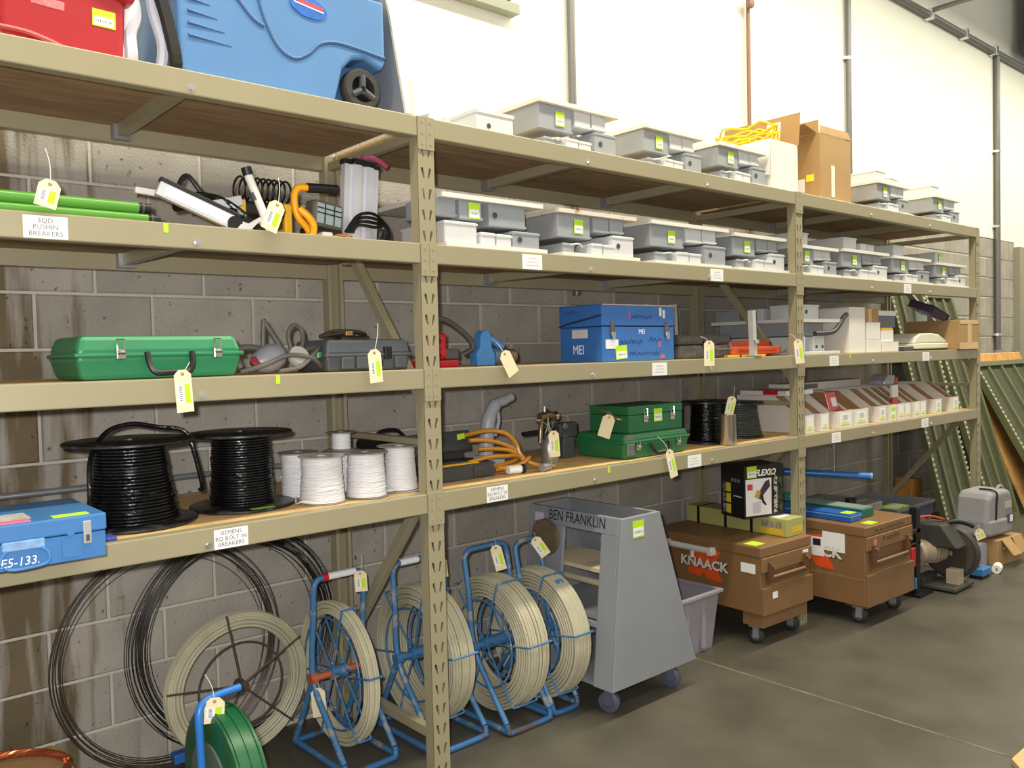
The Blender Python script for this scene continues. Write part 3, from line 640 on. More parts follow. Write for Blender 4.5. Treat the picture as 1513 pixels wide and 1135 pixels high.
for k in range(2):
    MB().tube(spline([(-.12, -.02, .01), (-.06, -.03+.01*k, .02+.01*k), (.02, -.03, .028), (.07, -.01, .018), (.06, .03, .016), (.0, .03, .018), (-.06, .02, .014)], 6), .007, 8).build('strap_loop', mat('dark_brown_leather', (50, 40, 32), .5, var=.2), t, smooth=True)
MB().box(-.03, .0, -.045, -.03, .012, .03).build('buckle', mat('brass_buckle', (190, 150, 100), .25, .9), t, bevel=.003)
hang_tag((-.262, -.03, z3+.066), 'white tag hanging in front of the slate grey case', .052, .115, -4, 0, (.05, .05, .10))
# red jack + hose + blue pump
t = thing('red_pump', 'red hydraulic hand pump half hidden behind the post on third shelf', 'pump', (.20, .22, z3))
REDP = mat('red_pump_enamel', (176, 24, 36), .3, var=.1)
MB().box(-.06, .10, 0, .12, 0, .028).build('base', REDP, t, bevel=.006); MB().box(-.05, .055, .02, .10, .028, .14).build('body', REDP, t, bevel=.014, seg=3)
MB().cyl((0, .02, .105), (0, .002, .105), .012).build('port', BLACKP, t, smooth=True); MB().cyl((.02, .018, .06), (.02, .002, .06), .016).build('plug', REDP, t, smooth=True)
MB().box(.05, .125, .03, .09, .03, .075).build('valve_block', GRB, t, bevel=.008)
MB().tube(spline([(-.03, .0, .195), (.02, -.01, .19), (.08, -.02, .155), (.13, -.03, .11), (.145, -.03, .075), (.12, .0, .05)], 6), .012, 10).build('hose', mat('black_grey_hose', (62, 62, 60), .5, var=.1), t, smooth=True)
t = thing('cable_crimper', 'blue hydraulic crimping head with curved handle on the third shelf', 'tool', (.40, .17, z3))
BLUT = mat('bright_blue_enamel', (62, 124, 184), .35, var=.07)
MB().prism([(-.045, 0), (.05, 0), (.052, .045), (.035, .075), (.03, .13), (.012, .148), (-.012, .145), (-.026, .12), (-.028, .08), (-.05, .05)], 0, .05, 'xz').build('head', BLUT, t, bevel=.006)
MB().tube([(.01, .03, .125), (.055, .03, .11), (.11, .03, .075)], .017, 12).build('handle', BLUT, t, smooth=True)
MB().lathe([(.002, 0), (.036, 0), (.038, .03), (.03, .07), (.002, .07)], 20, Matrix.Translation((.05, .03, .038)) @ Matrix.Rotation(R(90), 4, 'Y')).build('cylinder', mat('scuffed_blue_grey', (92, 112, 138), .4, .3, var=.2, scale=20), t, smooth=True)
MB().lathe([(.002, 0), (.03, 0), (.032, .05), (.002, .05)], 20, Matrix.Translation((.122, .03, .038)) @ Matrix.Rotation(R(90), 4, 'Y')).build('end_fitting', mat('brown_steel', (124, 100, 80), .4, .5, var=.15, scale=20), t, smooth=True)
hang_tag((.335, -.02, z3+.05), 'plain manila tag by the blue crimping head', .058, .105, -30, 0, (.06, .15, .06), False)
# big blue box
BLB = mat('cobalt_blue_steel', (52, 106, 178), .38, var=.06, scale=5, col2=None)
t = thing('tool_box', 'large blue steel tool box lettered MEI on the third shelf', 'box', (.985, .06, z3))
W_, D_, H_ = .51, .27, .262
MB().box(0, W_, 0, D_, 0, .16).build('body', BLB, t, bevel=.004); MB().box(-.003, W_+.003, -.003, D_+.003, .162, H_).build('lid', BLB, t, bevel=.006)
MB().tube([(.0, -.004, H_-.003), (W_, -.004, H_-.003)], .003, 6).build('worn_edge', mat('worn_paint_edge', (196, 178, 166), .5, var=.2, scale=40), t)
for x in (.062, W_-.062):
    o = MB().box(x-.012, x+.012, -.009, 0, .115, .185).build('hasp', mat('rusty_chrome', (120, 110, 104), .35, .7, var=.3, scale=40), t, bevel=.003)
    MB().box(x-.006, x+.016, -.011, -.008, .10, .135).build('staple', CHROME, o)
text('MEI', .06, LF(-.001, .15, .055), PAPER, t, sx=.8); text('MEI', .034, FR(.27, -.001, .135), PAPER, t, sx=.9)
PEN = mat('dark_marker', (28, 50, 104), .6)
MB().tube(spline([(-.004, D_, .165), (-.005, .2, .18), (-.005, .1, .195), (-.004, .0, .212)], 4), .005, 5).build('marker_line', PEN, t)
def scrawl(t, M, w_, h_, n, m, seed):
    rnd = random.Random(seed); pts = []
    for k in range(n):
        pts.append(M @ Vector((-w_/2+w_*k/(n-1)+rnd.uniform(-.3, .3)*w_/n, (.5 if k % 2 else -.5)*h_*rnd.uniform(.3, 1), 0)))
    MB().tube(spline(pts, 4), .0013, 4).build('handwriting', m, t)
scrawl(t, FR(.27, -.004, .205), .15, .022, 14, PEN, 1); scrawl(t, FR(.2, -.001, .09), .16, .03, 16, PEN, 2); scrawl(t, FR(.29, -.001, .035), .22, .02, 18, PEN, 3); scrawl(t, LF(-.004, .19, .23), .07, .02, 7, PEN, 4); scrawl(t, FR(.37, -.001, .1), .1, .025, 8, PEN, 5)
RP = mat('red_scuff', (196, 92, 96), .6)
for x, z, w_, h_ in ((.18, .215, .012, .04), (.40, .075, .02, .03), (.42, .018, .04, .02)): MB().prism([(-w_/2, -h_/2), (w_/2, -h_/3), (w_/4, h_/2), (-w_/3, h_/3)], 0, .0008, 'xy', FR(x, -.0035 if z > .16 else -.0002, z)).build('paint_scuff', RP, t)
for x, z in ((.405, .232), (.43, .222)): MB().box(-.008, .008, -.022, .018, 0, .0008, FR(x, -.0035, z)).build('bare_patch', WHITE, t)
MB().box(-.042, .042, -.021, .021, 0, .001, FR(.062, -.0005, .08)).build('paper_label', PAPER, t); MB().box(-.05, .05, -.02, .02, 0, .001, LF(-.0005, .14, .13)).build('paper_label', mat('worn_paper', (196, 198, 200), .7), t)
sticker(t, FR(.125, -.0008, .042) @ Matrix.Rotation(R(4), 4, 'Z'), .078, .062)
t = thing('meter_case', 'worn dark grey fabric case right of the large blue box', 'case', (1.565, .085, z3))
MB().box(0, .45, 0, .26, 0, .068).build('base_shell', mat('worn_charcoal', (78, 76, 74), .8, var=.35, scale=26, bump=.3), t, bevel=.016, seg=3)
MB().box(.002, .448, .002, .258, .07, .122).build('lid_shell', MATS['worn_charcoal'], t, bevel=.016, seg=3)
drop_handle(t, .27, .42, .075, 0, .03, mat('grey_strap', (92, 92, 90), .8), .006)
MB().box(.2, .24, -.006, .004, .04, .09).build('clasp', BLACKP, t, bevel=.003)
hang_tag((1.668, -.02, z3+.08), 'curled pale tag with lime edge hanging over the charcoal case', .052, .125, 0, -38, (-.0, .05, .03))
# strut posts (three) standing on the shelf
for x, y, h_, n in ((2.105, .008, .245, 'tallest right galvanised strut standing before the orange levels'), (1.97, .42, .30, 'middle pair galvanised strut standing behind the charcoal case'), (1.72, .42, .295, 'left galvanised strut standing behind the charcoal case')):
    t = thing('strut_post', n, 'strut', (x, y, z3), group='galvanised strut posts')
    MB().prism([(0, 0), (.03, 0), (.03, .03), (.02, .03), (.02, .027), (.027, .027), (.027, .003), (.003, .003), (.003, .027), (.01, .027), (.01, .03), (0, .03)], 0, h_, 'xy', Matrix.Rotation(R(-3), 4, 'Y')).build('channel', mat('pale_galvanised', (196, 198, 196), .4, .3, var=.06, scale=20), t)
    MB().box(-.004, .034, -.01, .0, .07, .09).build('clip', BOLT, t, bevel=.002)
    MB().box(-.02, .05, -.015, .04, 0, .006).build('foot_plate', GALV, t)
ORA = mat('orange_level_body', (204, 80, 32), .35, var=.05)
for k, (x, y, z, n) in enumerate(((2.0, .07, 0, 'front lower orange level on the third shelf'), (1.98, .12, .045, 'rear upper orange level on the third shelf'))):
    t = thing('spirit_level', n, 'level', (x, y, z3+.0+(.012 if k == 0 else 0)), group='orange spirit levels')
    if k == 0: t.location = (1.99, .072, z3+.0135)
    else: t.location = (2.03, .16, z3)
    hh = .042 if k == 0 else .088
    MB().box(0, .47, 0, .045, 0, hh).build('bar', ORA, t, bevel=.005); MB().box(.06, .43, -.004, .0, hh*.35, hh*.6).build('recess', mat('dark_orange', (170, 52, 28), .4), t)
    MB().box(.47, .49, .004, .041, .004, hh-.006).build('end_cap', BLACKP, t, bevel=.004); MB().cyl((.475, -.006, hh*.5), (.505, -.006, hh*.5), .014, n=12).build('clamp_knob', GALV, t, smooth=True)
t = thing('yellow_strip', 'flat yellow strip lying under the orange levels', 'strip', (1.95, .062, z3)); MB().box(0, .35, 0, .09, 0, .012).build('strip', YEL, t, bevel=.002); MB().box(.10, .12, -.001, .0, .0, .012).build('notch', DKGREY, t)
hang_tag((2.474, -.03, z3+.08), 'pale tag with lime edge hanging on the post beside orange levels', .05, .135, -6, -38, (0, .05, .04))
# boards lying behind on shelf three
# third bay
t = thing('white_tray', 'white metal tray with upright end in the far bay on third shelf', 'tray', (2.64, .05, z3))
MB().box(0, .46, 0, .58, 0, .018).build('tray_base', BOXLIGHT, t, bevel=.003); MB().box(0, .055, 0, .50, .018, .105).build('end_box', BOXLIGHT, t, bevel=.004); MB().box(.18, .31, .02, .12, .018, .105).build('switch_box', BOXLIGHT, t, bevel=.004)
for dx in (.21, .28): MB().cyl((dx, .019, .045), (dx, .016, .045), .009).build('knockout', KNOCK, t)
t = thing('wiring_board', 'wiring board with black bent conduit above the white metal tray', 'board', (2.62, .05, z3+.19), group='grey electrical practice boards')
MB().box(0, .5, 0, .60, 0, .02).build('board', BOARDM, t); ebox(t, .06, .30, .04, .22, .02, .105, BOXLIGHT, .4); ebox(t, .03, .16, .25, .38, .02, .09, BOXLIGHT); ebox(t, .03, .2, .42, .57, .02, .085, BOXGREY); ebox(t, .06, .42, .08, .58, -.08, 0, BOXGREY)
MB().tube(spline([(.18, -.0, -.068), (.38, .0, -.058), (.46, .0, -.02), (.52, .0, .03), (.56, .0, .05)], 6), .014, 10).build('bent_conduit', mat('dark_conduit', (52, 52, 60), .4), t, smooth=True)
def carton(name, label, x, y, z, w_, d_, h_, m, lines=True, rz=0):
    t = thing(name, label, 'box', (x, y, z), rz)
    MB().box(0, w_, 0, d_, 0, h_).build('carton_body', m, t, bevel=.003)
    if lines: MB().box(w_*.0, w_, -.0006, d_, h_*.98, h_+.0008).build('lid_flap', m, t, bevel=.001)
    return t
t = carton('white_carton', 'tallest white carton in the far bay on the third shelf', 3.215, .05, z3, .20, .34, .285, WHITE)
t = carton('white_carton', 'lower white carton beneath another beside the tallest white carton', 3.445, .05, z3, .19, .20, .085, WHITE)
t = carton('white_carton', 'upper white carton stacked beside the tallest white carton', 3.45, .055, z3+.087, .18, .19, .105, WHITE)
t = carton('brown_carton', 'small brown carton on top of the two stacked white cartons', 3.44, .07, z3+.194, .20, .20, .085, CARD)
MB().box(.06, .10, -.002, 0, 0, .085).build('tape_strip', mat('pale_tape', (214, 180, 130), .4), t)
t = carton('white_carton', 'small white carton at the front left of the white scanner', 3.65, .045, z3, .22, .16, .065, WHITE)
t = carton('white_carton', 'white carton with yellow top carrying a grey box', 3.66, .06, z3+.067, .17, .16, .075, WHITE)
MB().box(.01, .16, .0, .10, .076, .092).build('yellow_top', YEL, t)
t = carton('grey_carton', 'slate grey box with white lid near the small brown carton', 3.66, .08, z3+.162, .24, .18, .075, mat('slate_card', (104, 108, 118), .6), False)
MB().box(-.004, .244, -.004, .184, .076, .11).build('lid', WHITE, t, bevel=.003)
t = thing('scanner', 'off white flatbed machine with domed lid on the third shelf', 'machine', (3.93, .05, z3))
IV = mat('ivory_plastic', (222, 220, 200), .45, var=.03)
MB().box(.18, .76, 0, .38, .012, .05).build('base', IV, t, bevel=.008, seg=3)
MB().prism([(.22, .052), (.75, .052), (.74, .07), (.62, .112), (.5, .122), (.32, .12), (.24, .09)], .01, .36, 'xz').build('lid', IV, t, bevel=.012, seg=3)
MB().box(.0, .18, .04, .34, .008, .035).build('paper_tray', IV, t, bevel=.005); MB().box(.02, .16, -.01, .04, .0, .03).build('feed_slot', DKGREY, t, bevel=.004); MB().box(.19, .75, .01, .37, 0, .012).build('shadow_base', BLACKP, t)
t = thing('brown_carton', 'large brown carton with pale tape at the rack end on third shelf', 'box', (4.70, -.02, z3)); W_, D_, H_ = .36, .40, .215
MB().box(0, W_, 0, D_, 0, H_).build('carton_body', CARD, t, bevel=.003)
PT = mat('pale_tape', (214, 180, 130), .4)
MB().box(W_*.42, W_*.62, -.0015, 0, .05, H_).build('tape_strip', PT, t); MB().box(0.01, W_-.01, -.002, 0, 0, .048).build('tape_strip', PT, t); MB().box(0.01, W_-.01, -.002, 0, H_-.03, H_).build('tape_strip', PT, t)
t = thing('binder', 'shiny dark blue binder leaning on top of the taped brown carton', 'book', (4.44, .06, z3+.218), 0)
Mq = Matrix.Translation((0, 0, .045)) @ Matrix.Rotation(R(20), 4, 'X') @ Matrix.Rotation(R(12), 4, 'Y')
NAVY = mat('navy_vinyl', (44, 46, 124), .2, var=.3, scale=9)
MB().box(0, .30, 0, .20, 0, .004, Mq).build('cover', NAVY, t); MB().box(0, .30, 0, .20, .05, .054, Mq).build('cover', NAVY, t)
MB().box(.298, .303, 0, .20, .0, .054, Mq).build('spine', NAVY, t); MB().box(.01, .29, .006, .19, .005, .049, Mq).build('page_block', mat('dark_pages', (72, 50, 66), .8, var=.3, scale=60), t)
t = thing('glass_sheet', 'pale clear plastic sheet lying over the taped brown carton', 'sheet', (4.84, .05, z3+.2165)); MB().box(0, .2, 0, .3, 0, .003).build('sheet', glassmat('clear_sheet', (222, 232, 226), .08, .5), t); MB().box(.02, .2, .02, .06, .003, .012).build('purple_strip', mat('purple_film', (140, 130, 190), .3), t); MB().box(0, .2, .3, .304, 0, .09).build('raised_edge', MATS['clear_sheet'], t)
# ================================================================== FOURTH SHELF
def spool(label, x, y, z, rf, rb, h_, wm, fm, name='wire_spool', grp='wire spools', flare=.0, ridges=26, tail=None, hub=.035, clear=False):
    t = thing(name, label, 'spool', (x, y, z), group=grp)
    ft = .012 if rf > .1 else .004
    for zz in (0, h_-ft):
        MB().lathe([(hub, zz), (rf-.004, zz), (rf, zz+.003), (rf, zz+ft-.003 if ft > .006 else zz+ft), (rf-.004, zz+ft), (hub, zz+ft)], 40, None, True).build('flange', fm, t, smooth=True)
    MB().lathe([(hub*.8, 0), (hub, 0), (hub, h_), (hub*.8, h_)], 20, None, True).build('core', fm, t, smooth=True)
    rnd = random.Random(int((x+3)*1000)); prof = [(hub, ft+.001)]; n = ridges
    zs0, zs1 = ft+.001, h_-ft-.001
    for k in range(n):
        f = k/(n-1); base = rb*(1+flare*(1-f)**1.5)+rnd.uniform(-.02, .02)*rb; dz = (zs1-zs0)/n; zc = zs0+dz*k
        prof += [(base-.004*rb/.1, zc+.02*dz), (base, zc+.3*dz), (base, zc+.7*dz), (base-.004*rb/.1, zc+.98*dz)]
    prof.append((hub, zs1))
    MB().lathe(prof, 40).build('wound_wire', wm, t, smooth=True)
    # a few crossing strands on the outside of the winding
    for q in range(4):
        a0 = rnd.uniform(0, 6.28); zz = rnd.uniform(.2, .75)*h_; pts = []
        for i in range(9):
            f = (zz-zs0)/(zs1-zs0); rr = rb*(1+flare*max(0, 1-(f+.02*i))**1.5)*1.012
            pts.append((rr*math.cos(a0+i*.18), rr*math.sin(a0+i*.18), zz+.018*h_*i*(1 if q % 2 else -1)*.6))
        MB().tube(pts, .0035 if rb > .06 else .002, 5).build('wire_strand', wm, t, smooth=True)
    if tail: MB().tube(spline(tail, 7), .0075 if rf > .1 else .002, 8).build('loose_wire', wm, t, smooth=True)
    return t
FLB = mat('scuffed_black_flange', (24, 24, 25), .36, scale=22, col2=(70, 70, 70), thr=(.52, .72))
spool('largest black cable spool at the left with a loose loop over its flange', -.985, .262, z4, .195, .105, .265, BLACKW, FLB, flare=.35, ridges=24,
      tail=[(-.13, -.04, .03), (-.135, -.05, .12), (-.12, -.02, .22), (-.06, .03, .29), (.02, .05, .31), (.10, .05, .295), (.18, .02, .275), (.202, .0, .20), (.205, -.05, .10), (.19, -.07, .09)])
t = spool('second black cable spool with lime label next to the white spools', -.612, .29, z4, .175, .098, .26, BLACKW, FLB, flare=.12, ridges=26)
MB().box(-.04, .04, -.012, .012, 0, .001, UP(.0, -.16, .0125)).build('price_sticker', mat('green_label', (120, 190, 60), .6), t)
WW = mat('white_insulated_wire', (226, 224, 226), .45, var=.04); CLR = glassmat('clear_spool_flange', (220, 220, 215), .15, .55); CLR2 = mat('grey_spool_flange', (150, 148, 142), .4, var=.1)
spool('front left white wire spool on the fourth shelf', -.385, .14, z4, .082, .070, .165, WW, CLR, grp='white wire spools', ridges=30, hub=.02, flare=.12, tail=[(-.05, -.06, .01), (-.10, -.05, .02), (-.11, -.02, .012), (-.09, .02, .03)])
spool('front middle white wire spool on the fourth shelf', -.215, .125, z4, .080, .066, .163, WW, CLR2, grp='white wire spools', ridges=28, hub=.02, flare=.1, tail=[(.05, -.06, .02), (.09, -.04, .015), (.1, .0, .03)])
spool('front right white wire spool nearest the post', -.048, .155, z4, .086, .056, .17, WW, CLR, grp='white wire spools', ridges=22, hub=.02, flare=.15)
spool('rear left white wire spool beside the black spools', -.385, .315, z4, .075, .062, .165, WW, CLR2, grp='white wire spools', ridges=28, hub=.02)
spool('rear middle white wire spool carrying a small spool', -.215, .30, z4, .075, .062, .155, WW, CLR2, grp='white wire spools', ridges=28, hub=.02)
spool('smallest white wire spool perched on top of another spool', -.205, .315, z4+.1555, .058, .036, .07, WW, CLR2, grp='white wire spools', ridges=14, hub=.015)
# blue steel box overhanging the shelf
t = thing('ammo_box', 'flat blue steel box lettered in white overhanging the fourth shelf', 'box', (-1.60, -.16, z4))
BL2 = mat('sky_blue_enamel', (60, 114, 172), .4, var=.08, scale=5); W_, D_, H_ = .42, .34, .115
MB().box(0, W_, 0, D_, 0, .068).build('body', BL2, t, bevel=.003); MB().box(-.003, W_+.003, -.003, D_+.003, .07, H_).build('lid', BL2, t, bevel=.005)
o = MB().box(.365, .385, -.006, 0, .04, .10).build('hasp', mat('worn_steel', (190, 190, 190), .35, .6), t, bevel=.002); MB().box(.371, .379, -.008, -.005, .048, .064).build('slot', KNOCK, o)
MB().box(.18, .275, -.008, 0, .048, .072).build('handle_plate', mat('scraped_blue', (120, 156, 196), .45, var=.2, scale=30), t, bevel=.003)
MB().tube(spline([(.19, -.009, .05), (.172, -.02, .03), (.19, -.024, .008), (.235, -.024, .006), (.275, -.022, .012), (.28, -.018, .035), (.265, -.009, .05)], 5), .004, 8).build('bail_handle', BL2, t, smooth=True)
MB().cyl((.335, -.001, .078), (.335, -.008, .078), .011, n=14).build('rivet', BL2, t, smooth=True); MB().box(.315, .36, -.003, 0, .012, .058).build('latch_plate', BL2, t)
text('E5-133.', .03, FR(.215, -.0255, .024), PAPER, t, sx=.95, shear=.15)
MB().box(.02, .26, .06, .16, 0, .0012, Matrix.Translation((0, 0, H_))).build('paper_patch', mat('torn_paper', (170, 168, 166), .8, var=.3, scale=40), t); MB().box(.05, .25, .012, .05, 0, .002, Matrix.Translation((0, 0, H_))).build('pink_tape', mat('pink_tape', (240, 110, 140), .5), t)
MB().box(.30, .385, .01, .045, 0, .0016, Matrix.Translation((0, 0, H_))).build('price_sticker', LIME, t)
t = thing('blue_rag', 'small dark blue strip beside the flat blue steel box', 'strip', (-1.17, .02, z4)); MB().box(0, .07, 0, .06, 0, .012).build('strip', mat('royal_blue_cloth', (50, 66, 150), .7), t, bevel=.005)
# black case behind the white spools
t = thing('black_bag', 'black and yellow tool bag behind the post on the fourth shelf', 'bag', (.0, .42, z4))
MB().box(.03, .26, 0, .2, 0, .16).build('bag_body', BLACKP, t, bevel=.02, seg=3); MB().box(.028, .18, -.004, .0, .07, .095).build('yellow_band', YEL, t, bevel=.003); MB().tube(spline([(.06, .1, .155), (.1, .1, .19), (.18, .1, .19), (.22, .1, .155)], 5), .008, 8).build('handle', BLACKP, t, smooth=True)
# open black case
t = thing('open_tool_case', 'open black plastic tool case with yellow tools on the fourth shelf', 'case', (.12, .16, z4))
BLC = mat('worn_black_case', (56, 56, 56), .6, var=.2, scale=10)
for b in ((0, .30, 0, .006, 0, .062), (0, .30, .214, .22, 0, .062), (0, .006, .006, .214, 0, .062), (.294, .30, .006, .214, 0, .062), (.006, .294, .006, .214, 0, .006)): MB().box(*b).build('base_wall', BLC, t)
for x in (.03, .19): MB().box(x, x+.08, -.006, .0, .006, .055).build('moulded_foot', BLC, t, bevel=.004)
Mo = Matrix.Translation((0, .22, .062)) @ Matrix.Rotation(R(-6), 4, 'X')
MB().box(0, .30, -.07, -.06, .03, .115, Mo).build('lid_wall', BLC, t, bevel=.004); MB().box(0, .30, -.06, .0, .105, .115, Mo).build('lid_wall', BLC, t); MB().box(0, .30, -.008, .0, 0, .115, Mo).build('lid_back', BLC, t)
MB().box(.13, .16, -.076, -.068, .055, .095, Mo).build('lid_clip', BLACKP, t); MB().box(-.02, .02, -.012, .012, 0, .002, fr(Mo @ Vector((.25, -.071, .09)), (1, .0, .1), (-.1, 0, 1))).build('price_sticker', LIME, t)
MB().box(.05, .26, .04, .075, .03, .062).build('yellow_tool', YEL, t, bevel=.01); MB().tube([(.02, .1, .05), (.15, .12, .055), (.27, .11, .05)], .02, 10).build('dark_tool', BLACKP, t, smooth=True); MB().box(.0, .07, .09, .13, .04, .075).build('steel_tool', GALV, t, bevel=.006)
t = thing('air_hose', 'coiled amber air hose spilling from the open tool case', 'hose', (.50, .20, z4)); t.scale = (1.2, 1.2, 1.15)
AMB = mat('amber_hose', (196, 132, 36), .3, var=.06)
for pts in ([(-.09, .10, .14), (-.02, .06, .155), (.05, .04, .14), (.09, .03, .10), (.10, .02, .06), (.12, .0, .03), (.16, -.03, .012), (.21, -.05, .0085)],
            [(-.10, .06, .125), (-.03, .05, .12), (.04, .04, .10), (.09, .03, .07), (.08, .02, .04), (.0, .0, .03), (-.08, -.02, .035)],
            [(-.14, .02, .05), (-.06, .0, .065), (.02, .0, .06), (.08, .01, .055), (.10, .0, .035), (.07, -.02, .02), (.0, -.03, .018), (-.05, -.03, .03)],
            [(-.05, -.02, .02), (.03, -.05, .03), (.09, -.04, .05), (.11, -.01, .04)], [(-.07, .05, .09), (.0, .05, .085), (.06, .03, .075), (.09, .01, .05)]):
    MB().tube(spline(pts, 7), .0082, 8).build('hose_loop', AMB, t, smooth=True)
MB().cyl((-.02, -.05, .017), (.03, -.06, .017), .016, n=14).build('fitting', PAPER, t, smooth=True); MB().cyl((.03, -.06, .017), (.045, -.063, .017), .017, n=14).build('fitting_nut', BLACKP, t, smooth=True)
t = thing('steel_coupling', 'small steel hose coupling lying in front of the amber hose', 'fitting', (.62, .085, z4)); MB().cyl((0, 0, .018), (.06, .02, .018), .018, n=14).build('body', GALV, t, smooth=True); MB().cyl((.06, .02, .018), (.085, .028, .018), .012, n=12).build('nipple', CHROME, t, smooth=True)
t = thing('heat_gun', 'light grey spray nozzle standing behind the open tool case', 'tool', (.60, .44, z4))
LG = mat('light_grey_plastic', (168, 170, 178), .4, var=.04)
MB().tube(spline([(.0, 0, .0), (.01, 0, .12), (.03, 0, .22), (.07, 0, .275), (.12, 0, .29), (.165, 0, .305)], 5), [.036]*6+[.034]*5+[.03]*5+[.024]*5+[.022]*5, 14).build('body', LG, t, smooth=True); MB().cyl((.16, 0, .303), (.175, 0, .308), .017, n=14).build('nozzle_hole', DKGREY, t, smooth=True)
MB().tube(spline([(.06, -.0, .13), (.085, 0, .2), (.075, 0, .26)], 4), .009, 8).build('trigger_guard', LG, t, smooth=True); MB().box(-.04, .08, -.05, .05, 0, .05).build('foot', LG, t, bevel=.01)
t = thing('spray_gun', 'chrome paint spray gun with aluminium cup on the fourth shelf', 'sprayer', (.845, .27, z4))
ALU = mat('brushed_aluminium', (196, 194, 188), .35, .8, var=.1, scale=30)
MB().lathe([(.002, 0), (.038, 0), (.041, .006), (.041, .085), (.034, .105), (.022, .115), (.022, .128), (.002, .128)], 28).build('cup', ALU, t, smooth=True)
MB().cyl((-.0, 0, .128), (-.012, 0, .19), .009, n=10).build('stem', CHROME, t, smooth=True)
BRZ = mat('bronze_metal', (138, 120, 100), .3, .8, var=.2, scale=30)
MB().tube([(-.06, 0, .215), (-.01, 0, .225), (.03, 0, .215)], [.018, .02, .014], 12).build('gun_body', BRZ, t, smooth=True); MB().lathe([(.004, 0), (.02, 0), (.022, .014), (.012, .024), (.004, .024)], 16, Matrix.Translation((.03, 0, .215)) @ Matrix.Rotation(R(90), 4, 'Y')).build('air_cap', CHROME, t, smooth=True)
MB().tube(spline([(-.05, 0, .21), (-.065, -.01, .16), (-.07, -.01, .10)], 4), .011, 10).build('grip', BRZ, t, smooth=True); MB().tube(spline([(-.02, -.012, .21), (-.03, -.016, .17), (-.045, -.016, .14)], 4), .004, 6).build('trigger', CHROME, t, smooth=True); MB().cyl((-.03, 0, .235), (-.03, 0, .262), .009, n=10).build('valve_knob', CHROME, t, smooth=True); MB().cyl((-.06, -.0, .2), (-.085, .0, .205), .009, n=10).build('adjust_knob', CHROME, t, smooth=True)
hang_tag((.745, .14, z4+.155), 'lime edged tag hanging on the paint spray gun', .05, .115, -3, -20, (.03, .10, .04))
# green steel boxes
GST = mat('dark_green_steel', (38, 106, 64), .4, var=.08, scale=6)
t = thing('green_case', 'lower wide green case with black handle on the fourth shelf', 'case', (1.115, .055, z4)); case_body(t, .49, .33, .118, GST, .68, .016, .012)
latch(t, .10, .062, .006, .03, .05); latch(t, .40, .062, .006, .03, .05); drop_handle(t, .19, .32, .066, .004, .045); MB().box(.018, .07, .0, .008, .02, .075).build('corner_plate', mat('grey_worn_corner', (120, 126, 124), .4, .5, var=.2, scale=30), t, bevel=.003); MB().box(.02, .075, .006, .012, .088, .112).build('corner_plate', MATS['grey_worn_corner'], t, bevel=.003)
t = thing('green_case', 'upper smaller green steel box stacked on the lower green case', 'case', (1.18, .085, z4+.119)); W_, D_, H_ = .40, .25, .125
MB().box(0, W_, 0, D_, 0, .082).build('body', GST, t, bevel=.003); MB().box(-.002, W_+.002, -.002, D_+.002, .084, H_).build('lid', GST, t, bevel=.004)
latch(t, .12, .075, -.001, .03, .07); latch(t, .32, .075, -.001, .03, .07); sticker(t, FR(.21, -.0025, .075), .062, .062)
MB().tube(spline([(-.001, .20, .09), (-.016, .17, .105), (-.02, .12, .10), (-.02, .06, .07), (-.001, .04, .065)], 5), .006, 8).build('end_handle', mat('worn_leather_brass', (150, 122, 80), .4, .4, var=.3, scale=30), t, smooth=True)
hang_tag((1.12, .15, z4+.2), 'plain manila tag hanging off the end of the upper green box', .06, .11, 18, -60, (.03, .03, .02), False)
hang_tag((1.335, -.025, z4+.028), 'long white tag hanging from the lower green case', .048, .135, -14, -10, (-.02, .05, .07))
t = thing('stapler_tool', 'black handled tool lying behind the green cases', 'tool', (.98, .34, z4)); MB().box(0, .12, 0, .05, .1, .17).build('head', DKGREY, t, bevel=.008); MB().tube([(-.22, .02, .135), (0, .02, .14)], .01, 8).build('handle', BLACKP, t, smooth=True); MB().box(.02, .1, .0, .05, 0, .1).build('stand', DKGREY, t, bevel=.006)
for z in (.12, .16): MB().cyl((.02, -.002, z-.005), (.02, -.014, z-.005), .016, n=12).build('dial', CHROME, t, smooth=True)
GYW = mat('dark_grey_cable', (58, 62, 60), .5, var=.2, scale=40)
spool('black cable spool directly behind the green cases', 1.72, .50, z4, .155, .125, .20, GYW, FLB, ridges=22, flare=.1)
spool('tallest black cable spool behind the steel cup', 1.99, .24, z4, .135, .082, .225, BLACKW, FLB, ridges=26, flare=.15)
spool('charcoal cable spool beside the white bins', 2.325, .255, z4, .135, .098, .20, GYW, FLB, ridges=18, flare=.25)
t = thing('steel_tumbler', 'brushed steel tumbler holding a tag at the front of fourth shelf', 'cup', (1.935, .062, z4))
STL = mat('brushed_steel', (186, 182, 174), .28, .9, var=.06, scale=20, stretch=(1, 1, .1))
MB().lathe([(.002, 0), (.040, 0), (.043, .004), (.043, .157), (.045, .16), (.041, .16), (.039, .006), (.002, .006)], 28).build('cup', STL, t, smooth=True)
hang_tag((1.975, .06, z4+.245), 'curled lime and manila tag rising from the steel tumbler', .05, .10, 14, -30, (.05, .02, .06))
